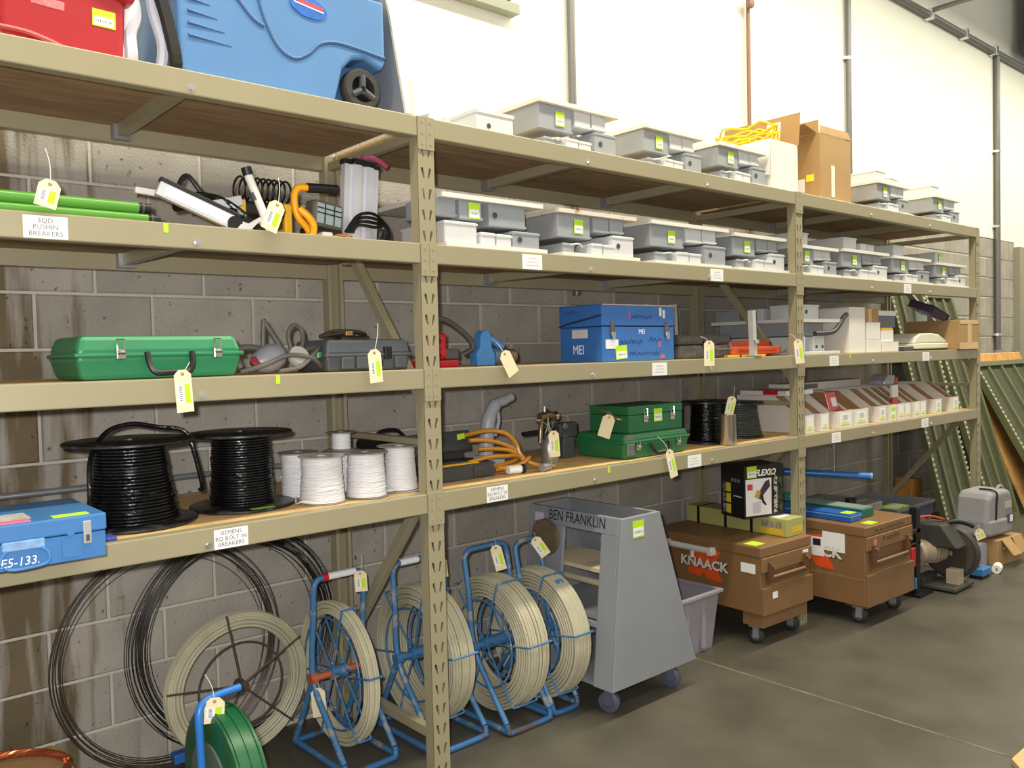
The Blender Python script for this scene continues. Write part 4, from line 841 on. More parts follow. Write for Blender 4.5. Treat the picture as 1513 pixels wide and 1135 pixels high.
# white parts bins
BINX = [(2.675, .1), (2.845, .1), (3.045, .19), (3.255, .185), (3.575, .11), (3.735, .095), (3.852, .095), (3.957, .085), (4.10, .09), (4.20, .09), (4.44, .11), (4.745, .105)]
BINN = ['first', 'second', 'third', 'fourth', 'fifth', 'sixth', 'seventh', 'eighth', 'ninth', 'tenth', 'eleventh', 'last']
BROWNI = mat('brown_card_inside', (168, 130, 92), .85, var=.08)
BINW = mat('white_bin_card', (222, 216, 208), .75, var=.03)
for k, (x, w_) in enumerate(BINX):
    t = thing('parts_bin', 'white card parts bin, %s along fourth shelf from the post' % BINN[k], 'bin', (x, .045, z4), group='white parts bins')
    d_ = .46; lo, hi = .105, .215; th = .003
    side = [(0, 0), (d_, 0), (d_, hi), (.20, hi), (.05, lo), (0, lo)]
    MB().prism(side, 0, th, 'yz').build('side_wall', BINW, t); MB().prism(side, w_-th, w_, 'yz').build('side_wall', BINW, t)
    MB().box(th, w_-th, 0, th, 0, lo).build('front_wall', BINW, t); MB().box(th, w_-th, d_-th, d_, 0, hi).build('back_wall', BINW, t); MB().box(th, w_-th, th, d_-th, 0, th).build('bottom', BROWNI, t)
    MB().prism([(.006, 0.004), (d_-.01, .004), (d_-.01, .08), (.006, .06)], th+.001, w_-th-.001, 'yz').build('contents', BROWNI if k not in (2, 4, 7) else mat('clear_packets', (206, 202, 196), .25, var=.2, scale=50), t)
    MB().prism([(.004, .062), (d_-.005, .062), (d_-.005, hi-.004), (.2, hi-.004), (.055, lo-.003), (.004, lo-.003)], w_-th-.001, w_-th, 'yz').build('liner', BROWNI, t); MB().prism([(.19, hi), (.2, hi+.002), (.045, lo+.002), (.05, lo-.001)], -.0005, th+.0005, 'yz').build('cut_edge', BROWNI, t)
    MB().box(w_*.15, w_*.85, -.0012, 0, .02, .09).build('bin_label', PAPER, t); MB().box(w_*.25, w_*.75, -.002, -.0012, .02, .04).build('lime_dot', LIME if k == 5 else mat('pale_lime', (214, 226, 120), .6), t)
    if k == 5: MB().box(w_*.2, w_*.8, -.002, -.0012, .065, .09).build('price_sticker', LIME, t)
    if w_ > .1: MB().box(w_*.35, w_*.65, -.002, -.0012, .05, .08).build('barcode', mat('faint_print', (196, 196, 198), .8), t)
t = thing('red_packet', 'shiny red packet sticking out of the third white bin', 'packet', (3.06, .10, z4+.10)); Mr = Matrix.Rotation(R(8), 4, 'Z') @ Matrix.Rotation(R(-14), 4, 'X')
MB().box(0, .16, 0, .012, 0, .125, Mr).build('packet_body', mat('glossy_red', (200, 36, 40), .2, var=.06), t, bevel=.005); MB().box(.06, .14, -.002, 0, .03, .085, Mr).build('packet_label', PAPER, t)
t = thing('red_packet', 'red and white packet standing in the seventh white bin', 'packet', (3.86, .08, z4+.08)); MB().box(0, .075, 0, .02, 0, .065).build('packet_body', MATS['glossy_red'], t, bevel=.006); MB().box(-.005, .08, .0, .02, .066, .15).build('packet_top', WHITE, t, bevel=.004)
t = thing('red_packet', 'clear and red packet lying on the ninth and tenth bins', 'packet', (4.10, .25, z4+.217)); MB().prism([(0, 0), (.2, 0), (.16, .07), (.06, .08), (0, .03)], 0, .12, 'xz').build('packet_body', mat('grey_clear_bag', (176, 176, 186), .2, var=.2, scale=30), t, bevel=.008); MB().box(.15, .2, -.004, .12, .0, .05).build('red_label', RED, t)
t = thing('long_carton', 'long flat white carton lying across the bins at the back', 'box', (3.05, .40, z4+.2165)); MB().box(0, 1.0, 0, .12, 0, .05).build('carton_body', WHITE, t, bevel=.003); MB().box(.2, .4, -.001, 0, .01, .04).build('label', GREYINK, t)
t = thing('long_carton', 'white and red flat box lying on the first two bins', 'box', (2.67, .10, z4+.2165)); MB().box(0, .30, .06, .38, 0, .028).build('carton_body', WHITE, t, bevel=.002); MB().box(-.001, .04, .12, .22, .004, .03).build('red_patch', RED, t)
# ================================================================== FLOOR: COILS AND REELS
STW = mat('dark_spring_steel', (66, 62, 60), .35, .6, var=.2, scale=20)
def wire_coil(label, x, z, r, y, n, spread, m=STW, sq=0, tape=None):
    t = thing('wire_coil', label, 'wire', (x, y, z), group='steel wire coils')
    rnd = random.Random(int(x*100)); mb = MB()
    for k in range(n):
        # strands start apart and gather towards the lower left, so the bundle looks loose at the top
        rr = r+rnd.gauss(0, 1)*spread; dx = rnd.gauss(0, 1)*spread*.6; dz = rnd.gauss(0, 1)*spread*.6+spread; dy = -.006+rnd.uniform(-.018, .012)
        pts = [(dx+(rr)*math.cos(a*math.pi/32), dy+.012*math.sin(a*math.pi/32), dz*(.5+.5*math.sin(a*math.pi/32))+rr*math.sin(a*math.pi/32)) for a in range(64)]
        mb.tube(pts, .0017, 5, True)
    mb.build('wire_turns', m, t, smooth=True)['kind'] = 'stuff'
    if tape: MB().box(-.035, .035, -.03, .02, -.02, .02, Matrix.Translation(tape)).build('blue_tape', mat('blue_tape', (40, 110, 190), .5), t, bevel=.006)
    return t
wire_coil('large brown steel wire coil leaning on the wall at the far left', -.70, .445, .415, .812, 16, .014, mat('brown_spring_steel', (84, 74, 68), .4, .5, var=.2, scale=20), tape=(.02, -.01, -.405))
wire_coil('dark steel wire coil leaning on the wall right of the brown coil', -.445, .455, .40, .785, 26, .022)
CREAM = mat('cream_fibreglass_rod', (182, 176, 150), .5, var=.12, scale=9); CREAM2 = mat('pale_fibreglass_rod', (198, 192, 164), .5, var=.12, scale=9)
def ring_rod(t, M, ro, ri, wd, m, turns, layers, rod):
    """rod wound in turns x layers, each turn its own torus"""
    mb = MB()
    for a in range(turns):
        for b in range(layers):
            rr = ro-rod-b*(ro-ri-2*rod)/max(1, layers-1); xx = -wd/2+rod+a*(wd-2*rod)/max(1, turns-1)
            rr += random.uniform(-.004, .004)
            mb.tube([M @ Vector((rr*math.cos(k*math.pi/24), rr*math.sin(k*math.pi/24), xx)) for k in range(48)], rod, 7, True)
    mb.build('rod_winding', m, t, smooth=True)['kind'] = 'stuff'
# reel lying against the wall, brown spokes
t = thing('rod_reel', 'cream rod reel with brown spokes propped flat against the wall', 'reel', (-.485, .69, .305))
M0 = Matrix.Rotation(R(90), 4, 'X')
ring_rod(t, M0, .288, .225, .05, CREAM, 4, 5, .0066)
BRS = mat('rusty_brown_steel', (92, 76, 66), .5, .4, var=.2, scale=30)
MB().tube([M0 @ Vector((.17*math.cos(k*math.pi/24), .17*math.sin(k*math.pi/24), .028)) for k in range(48)], .004, 6, True).build('inner_hoop', BRS, t, smooth=True)
for k in range(5):
    a = R(100+72*k); MB().tube([M0 @ Vector((.02*math.cos(a), .02*math.sin(a), .03)), M0 @ Vector((.29*math.cos(a), .29*math.sin(a), .032))], .0045, 6).build('spoke', BRS, t, smooth=True)
MB().cyl((0, -.05, 0), (0, .0, 0), .022, n=14).build('hub', BRS, t, smooth=True)
BLS = mat('chipped_blue_enamel', (66, 116, 164), .42, var=.1, scale=18, col2=(150, 146, 142), thr=(.57, .64)); BLS2 = mat('chipped_blue_dark', (52, 104, 160), .45, scale=20, col2=(92, 78, 72), thr=(.56, .62))
def rodder(label, xl, xr, yc, zc, ro, ri, wd, turns, layers, y_front, y_rear, y_top, ztop, m, hub=BLS, worn=None, xw=None):
    """rod reel turning on an axle between two bent-tube side frames"""
    t = thing('rodder_reel', label, 'reel', (0, 0, 0), group='blue rod reels on stands')
    xc = xw if xw is not None else (xl+xr)/2
    M = Matrix.Translation((xc, yc, zc)) @ Matrix.Rotation(R(90), 4, 'Y')
    ring_rod(t, M, ro, ri, wd, m, turns+(2 if turns > 4 else 1), layers+2, .0066)
    c = Vector((xc, yc, zc))
    # wire cage
    for s in (-1, 1):
        x = s*(wd/2+.006)
        for rr in (ri-.012,): MB().tube([M @ Vector((rr*math.cos(k*math.pi/20), rr*math.sin(k*math.pi/20), x)) for k in range(40)], .0042, 6, True).build('cage_hoop', BLS, t, smooth=True)
        for k in range(6):
            a = R(20+60*k); MB().tube([M @ Vector((.02*math.cos(a), .02*math.sin(a), x*.8)), M @ Vector((ri*math.cos(a), ri*math.sin(a), x)), M @ Vector(((ro+.006)*math.cos(a), (ro+.006)*math.sin(a), x))], .0045, 6).build('spoke', BLS, t, smooth=True)
    for k in range(6):
        a = R(20+60*k); MB().tube([M @ Vector(((ro+.006)*math.cos(a), (ro+.006)*math.sin(a), -wd/2-.006)), M @ Vector(((ro+.008)*math.cos(a), (ro+.008)*math.sin(a), 0)), M @ Vector(((ro+.006)*math.cos(a), (ro+.006)*math.sin(a), wd/2+.006))], .0045, 6).build('cage_bar', BLS, t, smooth=True)
    MB().cyl((xl-.01, yc, zc), (xr+.01, yc, zc), .014, n=14).build('axle', hub, t, smooth=True)
    MB().cyl((xc-wd/2-.01, yc, zc), (xc+wd/2+.01, yc, zc), .026, n=16).build('hub_sleeve', BLS, t, smooth=True)
    r = .0125; zf = .0135
    # one bent tube: left front foot, up past the hub, across the handle, down the other side; front foot bar
    def leg(x): return [(x, y_front+.012, .05), (x, (y_front+yc)/2, zc*.52), (x, yc, zc), (x, yc+(y_top-yc)*.6, zc+(ztop-zc)*.6), (x, y_top, ztop-.045)]
    left = leg(xl); right = leg(xr)[::-1]
    MB().tube(spline(left+[(xl+.012, y_top, ztop-.012), (xl+.045, y_top, ztop), (xr-.045, y_top, ztop), (xr-.012, y_top, ztop-.012)]+right, 4), r, 10).build('side_and_handle_tube', worn or BLS, t, smooth=True)
    MB().tube(spline([(xl, y_front+.012, .05), (xl+.003, y_front+.004, .025), (xl+.025, y_front, zf), (xr-.025, y_front, zf), (xr-.003, y_front+.004, .025), (xr, y_front+.012, .05)], 4), r, 10).build('front_foot', BLS2, t, smooth=True)
    for x in (xl, xr):
        MB().tube([(x, yc, zc), (x, y_rear, zf)], r, 10).build('rear_leg', BLS, t, smooth=True)
        MB().tube([(x, y_front+.01, zf+.008), (x, y_rear, zf)], r*.95, 10).build('floor_bar', BLS, t, smooth=True)
    MB().tube([(xl, y_rear, zf), (xr, y_rear, zf)], r, 10).build('rear_foot', BLS2, t, smooth=True)
    for x in (xl, xr): MB().lathe([(.001, -.014), (.024, -.014), (.024, .014), (.001, .014)], 14, Matrix.Translation((x, yc, zc)) @ Matrix.Rotation(R(90), 4, 'Y')).build('bearing', hub, t, smooth=True)
    return t
ORH = mat('rusty_orange_hub', (178, 96, 62), .5, var=.15, scale=30)
t = rodder('leftmost blue rod reel with thin pale ring and white taped handle', -.265, -.04, .49, .318, .285, .235, .05, 3, 3, .25, .66, .46, .72, CREAM2, ORH)
MB().cyl((-.22, .46, .72), (-.08, .46, .72), .0145, n=12).build('white_tape', PAPER, t, smooth=True); MB().cyl((-.225, .46, .72), (-.205, .46, .72), .0175, n=12).build('red_tape', RED, t, smooth=True)
t = rodder('second blue rod reel directly behind the front post', .075, .335, .40, .335, .288, .205, .115, 6, 4, .15, .58, .42, .725, CREAM)
MB().cyl((.11, .42, .725), (.2, .42, .725), .0145, n=12).build('white_tape', PAPER, t, smooth=True)
t = rodder('third blue rod reel with thick cream winding', .405, .645, .31, .325, .292, .200, .12, 6, 4, .09, .52, .36, .735, CREAM)
t = rodder('rightmost blue rod reel beside the grey cart', .672, .822, .27, .325, .288, .20, .10, 6, 4, .10, .50, .33, .735, CREAM)
MB().box(-.02, .02, -.01, .01, 0, .004, fr((.75, .13, .575), (1, 0, 0), (0, .5, .5))).build('blue_tape', BLUT, t)
hang_tag((-.07, .435, .715), 'manila tag on the leftmost reel handle', .05, .085, -3, -35, (.02, .02, .07))
hang_tag((.30, .39, .71), 'small tag on the second reel handle behind the post', .05, .085, -4, -35, (0, .02, .03))
hang_tag((.555, .33, .73), 'long tag hanging from the third reel handle', .05, .115, -14, -35, (.01, .02, .03))
hang_tag((.765, .30, .735), 'tilted tag on the rightmost reel handle by the cart', .05, .10, -34, -35, (.01, .02, .03))
hang_tag((-.262, .46, .28), 'worn paper tag hanging at the hub of the leftmost reel', .055, .115, -4, -35, (.0, .0, .03), False)
# green drum reel with blue stand, front left
t = thing('fish_tape_reel', 'dark green drum reel with blue tube handle standing at the front left', 'reel', (-.80, .05, 0))
GRD = mat('dark_green_drum', (24, 88, 52), .35, var=.1, scale=8)
Mg = Matrix.Translation((0, 0, .245)) @ Matrix.Rotation(R(90), 4, 'Y')
MB().lathe([(.03, -.05), (.22, -.05), (.24, -.044), (.245, -.03), (.245, .03), (.24, .044), (.22, .05), (.03, .05)], 48, Mg, True).build('drum', GRD, t, smooth=True)
MB().lathe([(.02, -.056), (.15, -.056), (.15, -.05), (.02, -.05)], 40, Mg, True).build('side_plate', mat('grey_green_plate', (92, 108, 92), .5, var=.12), t, smooth=True)
for zz in (-.034, 0, .034): MB().lathe([(.243, zz-.004), (.249, zz-.003), (.249, zz+.003), (.243, zz+.004)], 48, Mg, True).build('rim_rib', GRD, t, smooth=True)
BLH = mat('blue_handle_paint', (44, 112, 192), .35, var=.05)
MB().tube(spline([(-.085, -.05, .0), (-.085, -.04, .2), (-.085, -.02, .42), (-.082, -.01, .50), (-.06, .0, .53), (-.02, .0, .54), (.055, .0, .545)], 5), .0125, 12).build('handle_tube', BLH, t, smooth=True)
MB().tube(spline([(-.085, -.16, .0135), (-.085, .16, .0135)], 3), .0125, 10).build('foot_tube', BLH, t, smooth=True); MB().tube(spline([(.075, -.16, .0135), (.075, .16, .0135)], 3), .0125, 10).build('foot_tube', BLH, t, smooth=True); MB().cyl((-.09, 0, .245), (.08, 0, .245), .014, n=12).build('axle', GALV, t, smooth=True); MB().tube([(.075, .0, .0135), (.075, .0, .25)], .0125, 10).build('side_post', BLH, t, smooth=True)
MB().tube(spline([(.03, .23, .30), (.10, .30, .17), (.22, .32, .06), (.34, .26, .012), (.50, .16, .005)], 6), .006, 6).build('tape_end', mat('green_strap', (70, 158, 84), .5), t, smooth=True)
hang_tag((-.835, .03, .535), 'square manila tag on the green drum reel handle', .06, .08, 4, -20, (-.02, .02, .08))
# copper cable on a carton, bottom left
t = thing('cardboard_box', 'brown box under the copper cable in the bottom left corner', 'box', (-1.62, .28, 0)); MB().box(0, .47, 0, .34, 0, .30).build('carton_body', CARD, t, bevel=.004); MB().box(.2, .26, -.001, 0, 0, .3).build('tape_strip', mat('pale_tape', (214, 180, 130), .4), t)
t = thing('copper_cable', 'twisted bare copper cable coil in the bottom left corner', 'cable', (-1.40, .43, .3005))
CU = mat('bright_copper', (196, 108, 70), .3, .8, var=.15, scale=30)
for s in range(5):
    pts = []
    for k in range(150):
        a = k*2*math.pi/150*.97; tw = k*.55+s*2*math.pi/5; rr = .235+.0075*math.cos(tw)
        pts.append((rr*math.cos(a), .72*rr*math.sin(a), .017+.0075*math.sin(tw)+.012*math.sin(a)**2))
    MB().tube(pts, .0062, 6).build('strand', CU, t, smooth=True)
# ================================================================== GREY WIRE CART
t = thing('wire_cart', 'tall grey plywood cart hand lettered on its side', 'cart', (0, 0, 0))
GC = mat('grey_cart_paint', (136, 139, 146), .5, var=.05, scale=4)
x0t, x1t, x0b, x1b, yf, yb, zt, zb = .895, 1.15, .815, 1.40, -.115, .47, .862, .125
th = .018
def slab(name, q, n, m=GC):
    """quad q (4 pts) thickened by vector n"""
    q = [Vector(p) for p in q]; n = Vector(n); v = q+[p+n for p in q]
    return MB().add(v, [(0, 1, 2, 3), (7, 6, 5, 4), (0, 4, 5, 1), (1, 5, 6, 2), (2, 6, 7, 3), (3, 7, 4, 0)]).build(name, m, t, bevel=.003)
slab('end_panel', [(x0b, yf, zb), (x1b, yf, zb), (x1t, yf, zt), (x0t, yf, zt)], (0, th, 0))
slab('end_panel', [(x0b, yb, zb), (x1b, yb, zb), (x1t, yb, zt), (x0t, yb, zt)], (0, -th, 0))
def sx(z): return x0b+(x0t-x0b)*(z-zb)/(zt-zb)
def side(y0, y1, z0, z1, name): slab(name, [(sx(z0), y0, z0), (sx(z0), y1, z0), (sx(z1), y1, z1), (sx(z1), y0, z1)], (th, 0, 0))
side(yf+th, yb-th, .785, zt, 'side_rail'); side(yf+th, .0, zb, .785, 'side_stile'); side(.235, yb-th, zb, .785, 'side_stile'); side(.0, .235, .375, .40, 'side_rail')
def rx(z): return x1b+(x1t-x1b)*(z-zb)/(zt-zb)
slab('far_rail', [(rx(.68), yf+th, .68), (rx(.68), yb-th, .68), (rx(zt), yb-th, zt), (rx(zt), yf+th, zt)], (-th, 0, 0))
slab('far_stile', [(rx(zb), .30, zb), (rx(zb), yb-th, zb), (rx(.68), yb-th, .68), (rx(.68), .30, .68)], (-th, 0, 0))
slab('lower_rail', [(rx(zb), yf+th, zb), (rx(zb), .30, zb), (rx(zb+.2), .30, zb+.2), (rx(zb+.2), yf+th, zb+.2)], (-th, 0, 0))
GW = mat('pale_shelf_wood', (206, 190, 160), .7, var=.08)
for z in (.60, .40): MB().box(.905 if z > .5 else .875, 1.16 if z > .5 else 1.24, yf+th, yb-th, z, z+.018).build('inner_shelf', GW if z > .5 else GC, t)
MB().box(x0b+.01, x1b-.02, yf+th, yb-th, zb, zb+.018).build('bottom_board', GC, t)
MB().tube([(1.0, yf+th, .52), (1.0, yb-th, .52)], .016, 10).build('spindle', GW, t, smooth=True)
MB().cyl((.855, .335, .725), (.874, .335, .725), .085, n=30).build('round_disc', mat('brown_disc', (108, 92, 70), .6, var=.2, scale=20), t, smooth=True)
lx = (x0t-sx(.785))/(zt-.785)
text('BEN FRANKLIN', .068, fr((sx(.83)-.002, .155, .828), (0, -1, 0), (lx, 0, 1)), INK, t, sx=.78)
MB().box(-.03, .03, -.02, .02, 0, .001, fr((sx(.815)-.0005, .40, .81), (0, -1, 0), (lx, 0, 1))).build('paper_label', mat('lilac_paper', (198, 190, 206), .7), t)
MB().box(-.16, .16, -.05, .05, 0, .002, fr((sx(.3)+.03, .22, .30), (0, -1, 0), (.0, 0, 1))).build('stencil_panel', mat('grey_stencil_panel', (120, 122, 132), .6), t); text('MEI', .09, fr((sx(.3)+.027, .16, .30), (0, -1, 0), (0, 0, 1)), mat('dark_red_stencil', (130, 40, 60), .6), t)
sticker(t, FR(1.0, yf-.001, .805), .075, .075)
def caster(t, x, y, r=.05, w_=.03, m=None, fork=GALV, turn=0, top=None):
    m = m or mat('grey_rubber_tyre', (120, 118, 118), .6, var=.08); top = top or r*2+.03
    M = Matrix.Translation((x, y, r)) @ Matrix.Rotation(R(turn), 4, 'Z') @ Matrix.Rotation(R(90), 4, 'Y')
    o = MB().lathe([(.008, -w_*.5), (r*.8, -w_*.5), (r, -w_*.32), (r, w_*.32), (r*.8, w_*.5), (.008, w_*.5)], 28, M, True).build('caster', m, t, smooth=True)
    MB().lathe([(.006, -w_*.56), (r*.55, -w_*.56), (r*.55, w_*.56), (.006, w_*.56)], 20, M, True).build('caster_hub', DKGREY, o, smooth=True)
    Mt = Matrix.Translation((x, y, 0)) @ Matrix.Rotation(R(turn), 4, 'Z')
    for s in (-1, 1): MB().box(s*(w_*.62)-.002, s*(w_*.62)+.002, -r*.45, r*.35, r*.8, top-.004, Mt).build('caster_fork', fork, o)
    MB().box(-w_, w_, -r*.7, r*.7, top-.006, top, Mt).build('caster_plate', fork, o)
BLT = mat('blue_grey_tyre', (84, 86, 110), .5, var=.1)
for x, y in ((.885, -.03), (1.30, -.04), (.9, .40), (1.30, .40)): caster(t, x, y, .047, .034, BLT, BLT, 25, .125)
# grey tote
t = thing('tote_bin', 'grey plastic tote between the grey cart and the first brown chest', 'bin', (1.55, .12, 0))
TG = mat('grey_tote_plastic', (146, 140, 150), .5, var=.05); 
def taper(x0, x1, y0, y1, z0, z1, i, name, m, parent):
    vs = [(x0+i, y0+i, z0), (x1-i, y0+i, z0), (x1-i, y1-i, z0), (x0+i, y1-i, z0), (x0, y0, z1), (x1, y0, z1), (x1, y1, z1), (x0, y1, z1)]
    return MB().add(vs, [(0, 3, 2, 1), (0, 1, 5, 4), (1, 2, 6, 5), (2, 3, 7, 6), (3, 0, 4, 7)]).build(name, m, parent)
o = taper(0, .36, 0, .40, 0, .31, .03, 'tub', TG, t); o.modifiers.new('thickness', 'SOLIDIFY').thickness = -.004
for b in ((-.02, .38, -.02, .004), (-.02, .38, .396, .42), (-.02, .004, .004, .396), (.356, .38, .004, .396)): MB().box(b[0], b[1], b[2], b[3], .295, .313).build('rim', TG, t, bevel=.003)
for x in (.08, .22): MB().box(x, x+.03, .0, .02, .02, .28, Matrix.Identity(4)).build('rib', TG, t, bevel=.004)
MB().tube([(.05, .02, .25), (.0, .05, .33)], .012, 8).build('yellow_handle', YEL, t, smooth=True)
# ================================================================== BROWN JOB CHESTS
KB = mat('brown_chest_enamel', (128, 95, 62), .45, var=.09, scale=5, bump=.03); KO = mat('orange_logo', (226, 82, 28), .5); KT = mat('silver_letter', (222, 218, 206), .5); KSH = mat('dark_letter_shadow', (52, 40, 34), .6)
def chest(label, x, y, rz, w_, d_, zb_, zt_, skirt, wheels, n):
    t = thing('job_chest', label, 'chest', (x, y, 0), rz, group='brown job site chests')
    H = zt_-zb_
    MB().box(0, w_, 0, d_, zb_, zt_-.055).build('body', KB, t, bevel=.004)
    MB().box(-.006, w_+.006, -.008, d_+.006, zt_-.055, zt_).build('lid', KB, t, bevel=.006)
    MB().box(-.003, w_+.003, -.022, .0, zb_, zb_+H*.40).build('lower_panel', KB, t, bevel=.004)
    MB().box(-.003, w_+.003, -.014, .0, zt_-.135, zt_-.058).build('upper_panel', KB, t, bevel=.004)
    MB().box(.04, w_-.04, -.002, .0, zb_+H*.44, zt_-.15).build('recess_panel', mat('brown_chest_recess', (112, 83, 54), .5, var=.1), t)
    zh = zb_+H*.55
    MB().tube([(.07, -.028, zh), (w_-.09, -.028, zh)], .009, 10).build('bar_handle', KB, t, smooth=True)
    for xx in (.05, w_-.085): MB().box(xx, xx+.03, -.032, 0, zh-.02, zh+H*.22).build('handle_bracket', mat('brown_bracket', (104, 66, 46), .5, .2), t, bevel=.004); 
    for xx in (.065, w_-.07): MB().cyl((xx, -.032, zh+H*.17), (xx, -.044, zh+H*.17), .011, n=12).build('bolt', CHROME, t, smooth=True)
    if skirt:
        MB().box(.02, w_-.03, .0, .13, skirt, zb_).build('skid', KB, t, bevel=.004); MB().box(.02, w_-.03, d_-.15, d_-.02, skirt, zb_).build('skid', KB, t, bevel=.004)
    for (xx, yy) in ((.06, .07), (w_-.075, .07), (.06, d_-.085), (w_-.075, d_-.085)): caster(t, xx, yy, wheels, .036, mat('dark_caster_tyre', (40, 40, 42), .6), GALV, 15, skirt or zb_)
    return t
def knaack(t, M, s):
    o = MB().prism([(-.105*s, .075*s), (.115*s, .085*s), (.075*s, .01*s), (.125*s, -.085*s), (.025*s, -.08*s), (.0*s, -.045*s), (-.03*s, -.075*s), (-.115*s, -.065*s), (-.095*s, .0)], 0, .0012, 'xy', M).build('logo_mark', KO, t)
    text('KNAACK', .072*s, M @ Matrix.Translation((.006, -.004, .0014)), KSH, o, 'logo_shadow', bold=True, sx=1.1); text('KNAACK', .072*s, M @ Matrix.Translation((0, 0, .0024)), KT, o, 'logo_lettering', bold=True, sx=1.1)
K1Y = -2.5
t = chest('first brown steel chest with large orange logo on its side', 2.035, -.055, K1Y, .455, .75, .175, .535, .10, .042, 1)
knaack(t, LF(-.0012, .37, .385), 1.0)
MB().box(-.003, .0, .03, .12, .39, .44).build('paper_label', PAPER, t)
MB().box(.37, .42, -.0165, -.0145, .43, .465).build('paper_label', PAPER, t); MB().box(.075, .12, -.0235, -.0225, .255, .29).build('paper_label', PAPER, t)
MB().box(.06, .10, -.017, -.0145, .405, .435).build('lock_plate', mat('dark_brass', (110, 86, 60), .4, .5), t); MB().box(-.0, .085, .06, .14, 0, .0015, Matrix.Translation((.02, -.02, .535))).build('price_sticker', LIME, t)
PVC = mat('white_pvc', (210, 206, 198), .45, var=.05)
MB().cyl((-.024, .62, .47), (-.024, .28, .47), .018, n=16).build('side_tube', PVC, t, smooth=True); MB().cyl((-.024, .43, .468), (-.028, .43, .42), .012, n=10).build('tube_hook', PVC, t, smooth=True)
for yy in (.62, .30): MB().box(-.046, -.0, yy-.015, yy+.015, .448, .492).build('tube_clamp', PVC, t, bevel=.003)
t = chest('second brown steel chest with papers and orange logo, nearer the saw', 2.735, -.275, -2, .525, .78, .115, .565, .10, .045, 2)
knaack(t, LF(-.0012, .33, .39), 1.15)
MB().box(-.004, .02, -.002, .78, .115, .27, Matrix.Translation((-.003, 0, 0))).build('side_skirt', KB, t, bevel=.004)
MB().box(-.0025, 0, .12, .26, .40, .53, Matrix.Translation((-.001, 0, 0))).build('notice_paper', PAPER, t); MB().box(-.003, 0, .25, .36, .36, .47, Matrix.Translation((-.0012, 0, 0))).build('notice_paper', PAPER, t); MB().box(-.0045, 0, .27, .32, .42, .46, Matrix.Translation((-.0005, 0, 0))).build('photo_print', INK, t)
scrawl(t, FR(.27, -.015, .48), .2, .03, 14, KSH, 8); scrawl(t, FR(.27, -.009, .535), .34, .022, 22, KSH, 9)
MB().cyl((.085, -.0145, .47), (.085, -.016, .47), .018, n=16).build('round_sticker', mat('pink_sticker', (206, 120, 110), .6), t); MB().box(.10, .19, .02, .08, 0, .0015, Matrix.Translation((0, 0, .565))).build('price_sticker', LIME, t)
# things on the first chest
t = thing('long_carton', 'long olive carton with black straps on the first brown chest', 'box', (2.335, -.03, .5365), K1Y)
OLV = mat('olive_carton', (168, 166, 100), .6, var=.07, scale=6); MB().box(0, .16, 0, .70, 0, .098).build('carton_body', OLV, t, bevel=.003)
for y in (.22, .40, .60): MB().box(-.002, .162, y, y+.018, -.0, .100).build('strap', BLACKP, t)
MB().box(-.001, .0, .02, .17, .008, .04).build('yellow_print', mat('yellow_print', (214, 176, 40), .6), t); MB().box(-.001, .0, .03, .16, .045, .08).build('grey_print', mat('grey_print', (140, 138, 120), .6, var=.4, scale=60), t); MB().box(.02, .13, .06, .14, .098, .0995).build('white_print', PAPER, t); MB().box(.05, .15, -.001, 0, .02, .05).build('yellow_print', MATS['yellow_print'], t)
t = thing('sprayer_box', 'black printed paint sprayer box standing on the long olive carton', 'box', (2.185, .137, .637), -16); t.scale = (.90, .90, .93)
BXB = mat('black_printed_card', (22, 22, 24), .3, var=.15); W_, D_, H_ = .315, .22, .315
MB().box(0, W_, 0, D_, 0, H_).build('carton_body', BXB, t, bevel=.003); MB().box(.012, .215, -.0012, 0, .015, .235).build('picture_panel', mat('picture_white', (232, 226, 230), .3), t)
pt = MB().prism([(.10, .12), (.135, .105), (.15, .135), (.205, .185), (.195, .225), (.165, .215), (.125, .165)], -.0022, -.0012, 'xz').build('gun_print', mat('purple_black', (62, 50, 66), .4), t); MB().prism([(.08, .125), (.115, .118), (.13, .155), (.10, .17)], -.0026, -.0022, 'xz').build('amber_print', mat('amber_print', (206, 150, 50), .5), pt); MB().prism([(.145, .14), (.155, .10), (.175, .075), (.165, .07), (.14, .09), (.13, .13)], -.0026, -.0022, 'xz').build('hose_print', INK, pt)
MB().prism([(.07, .03), (.125, .03), (.13, .10), (.065, .095)], -.0022, -.0012, 'xz').build('cup_print', mat('pale_lilac', (206, 196, 206), .4), t); MB().box(.025, .065, -.002, -.0012, .17, .205).build('red_print', mat('print_red', (200, 60, 80), .5), t)
text('FLEXiO', .052, FR(.165, -.0012, .268), PAPER, t, bold=True, sx=1.0, shear=.25); MB().prism([(.205, .25), (.212, .25), (.228, .287), (.220, .287)], -.0018, -.001, 'xz').build('yellow_slash', YEL, t)
MB().box(.235, .262, -.0012, 0, .02, .25).build('white_print', mat('mottled_print', (190, 186, 180), .5, scale=40, col2=(40, 40, 40), thr=(.5, .54)), t); MB().box(.27, .305, -.0012, 0, .03, .24).build('olive_print', mat('olive_print', (70, 72, 40), .5, scale=40, col2=(20, 20, 20), thr=(.5, .54)), t)
sticker(t, FR(.06, -.0014, .277), .075, .07)
for k in range(3): MB().box(-.0012, 0, .125, .165, .02+k*.065, .075+k*.065).build('yellow_print', mat('lemon_print', (226, 206, 40), .5), t); MB().box(-.0012, 0, .168, .20, .02+k*.065, .075+k*.065).build('photo_print', mat('grey_photo', (150, 150, 150), .5, scale=50, col2=(60, 60, 60), thr=(.45, .55)), t)
for k in range(3): MB().cyl((0, .05+k*.03, .225), (-.0014, .05+k*.03, .225), .012, n=14).build('icon_print', GREYINK, t)
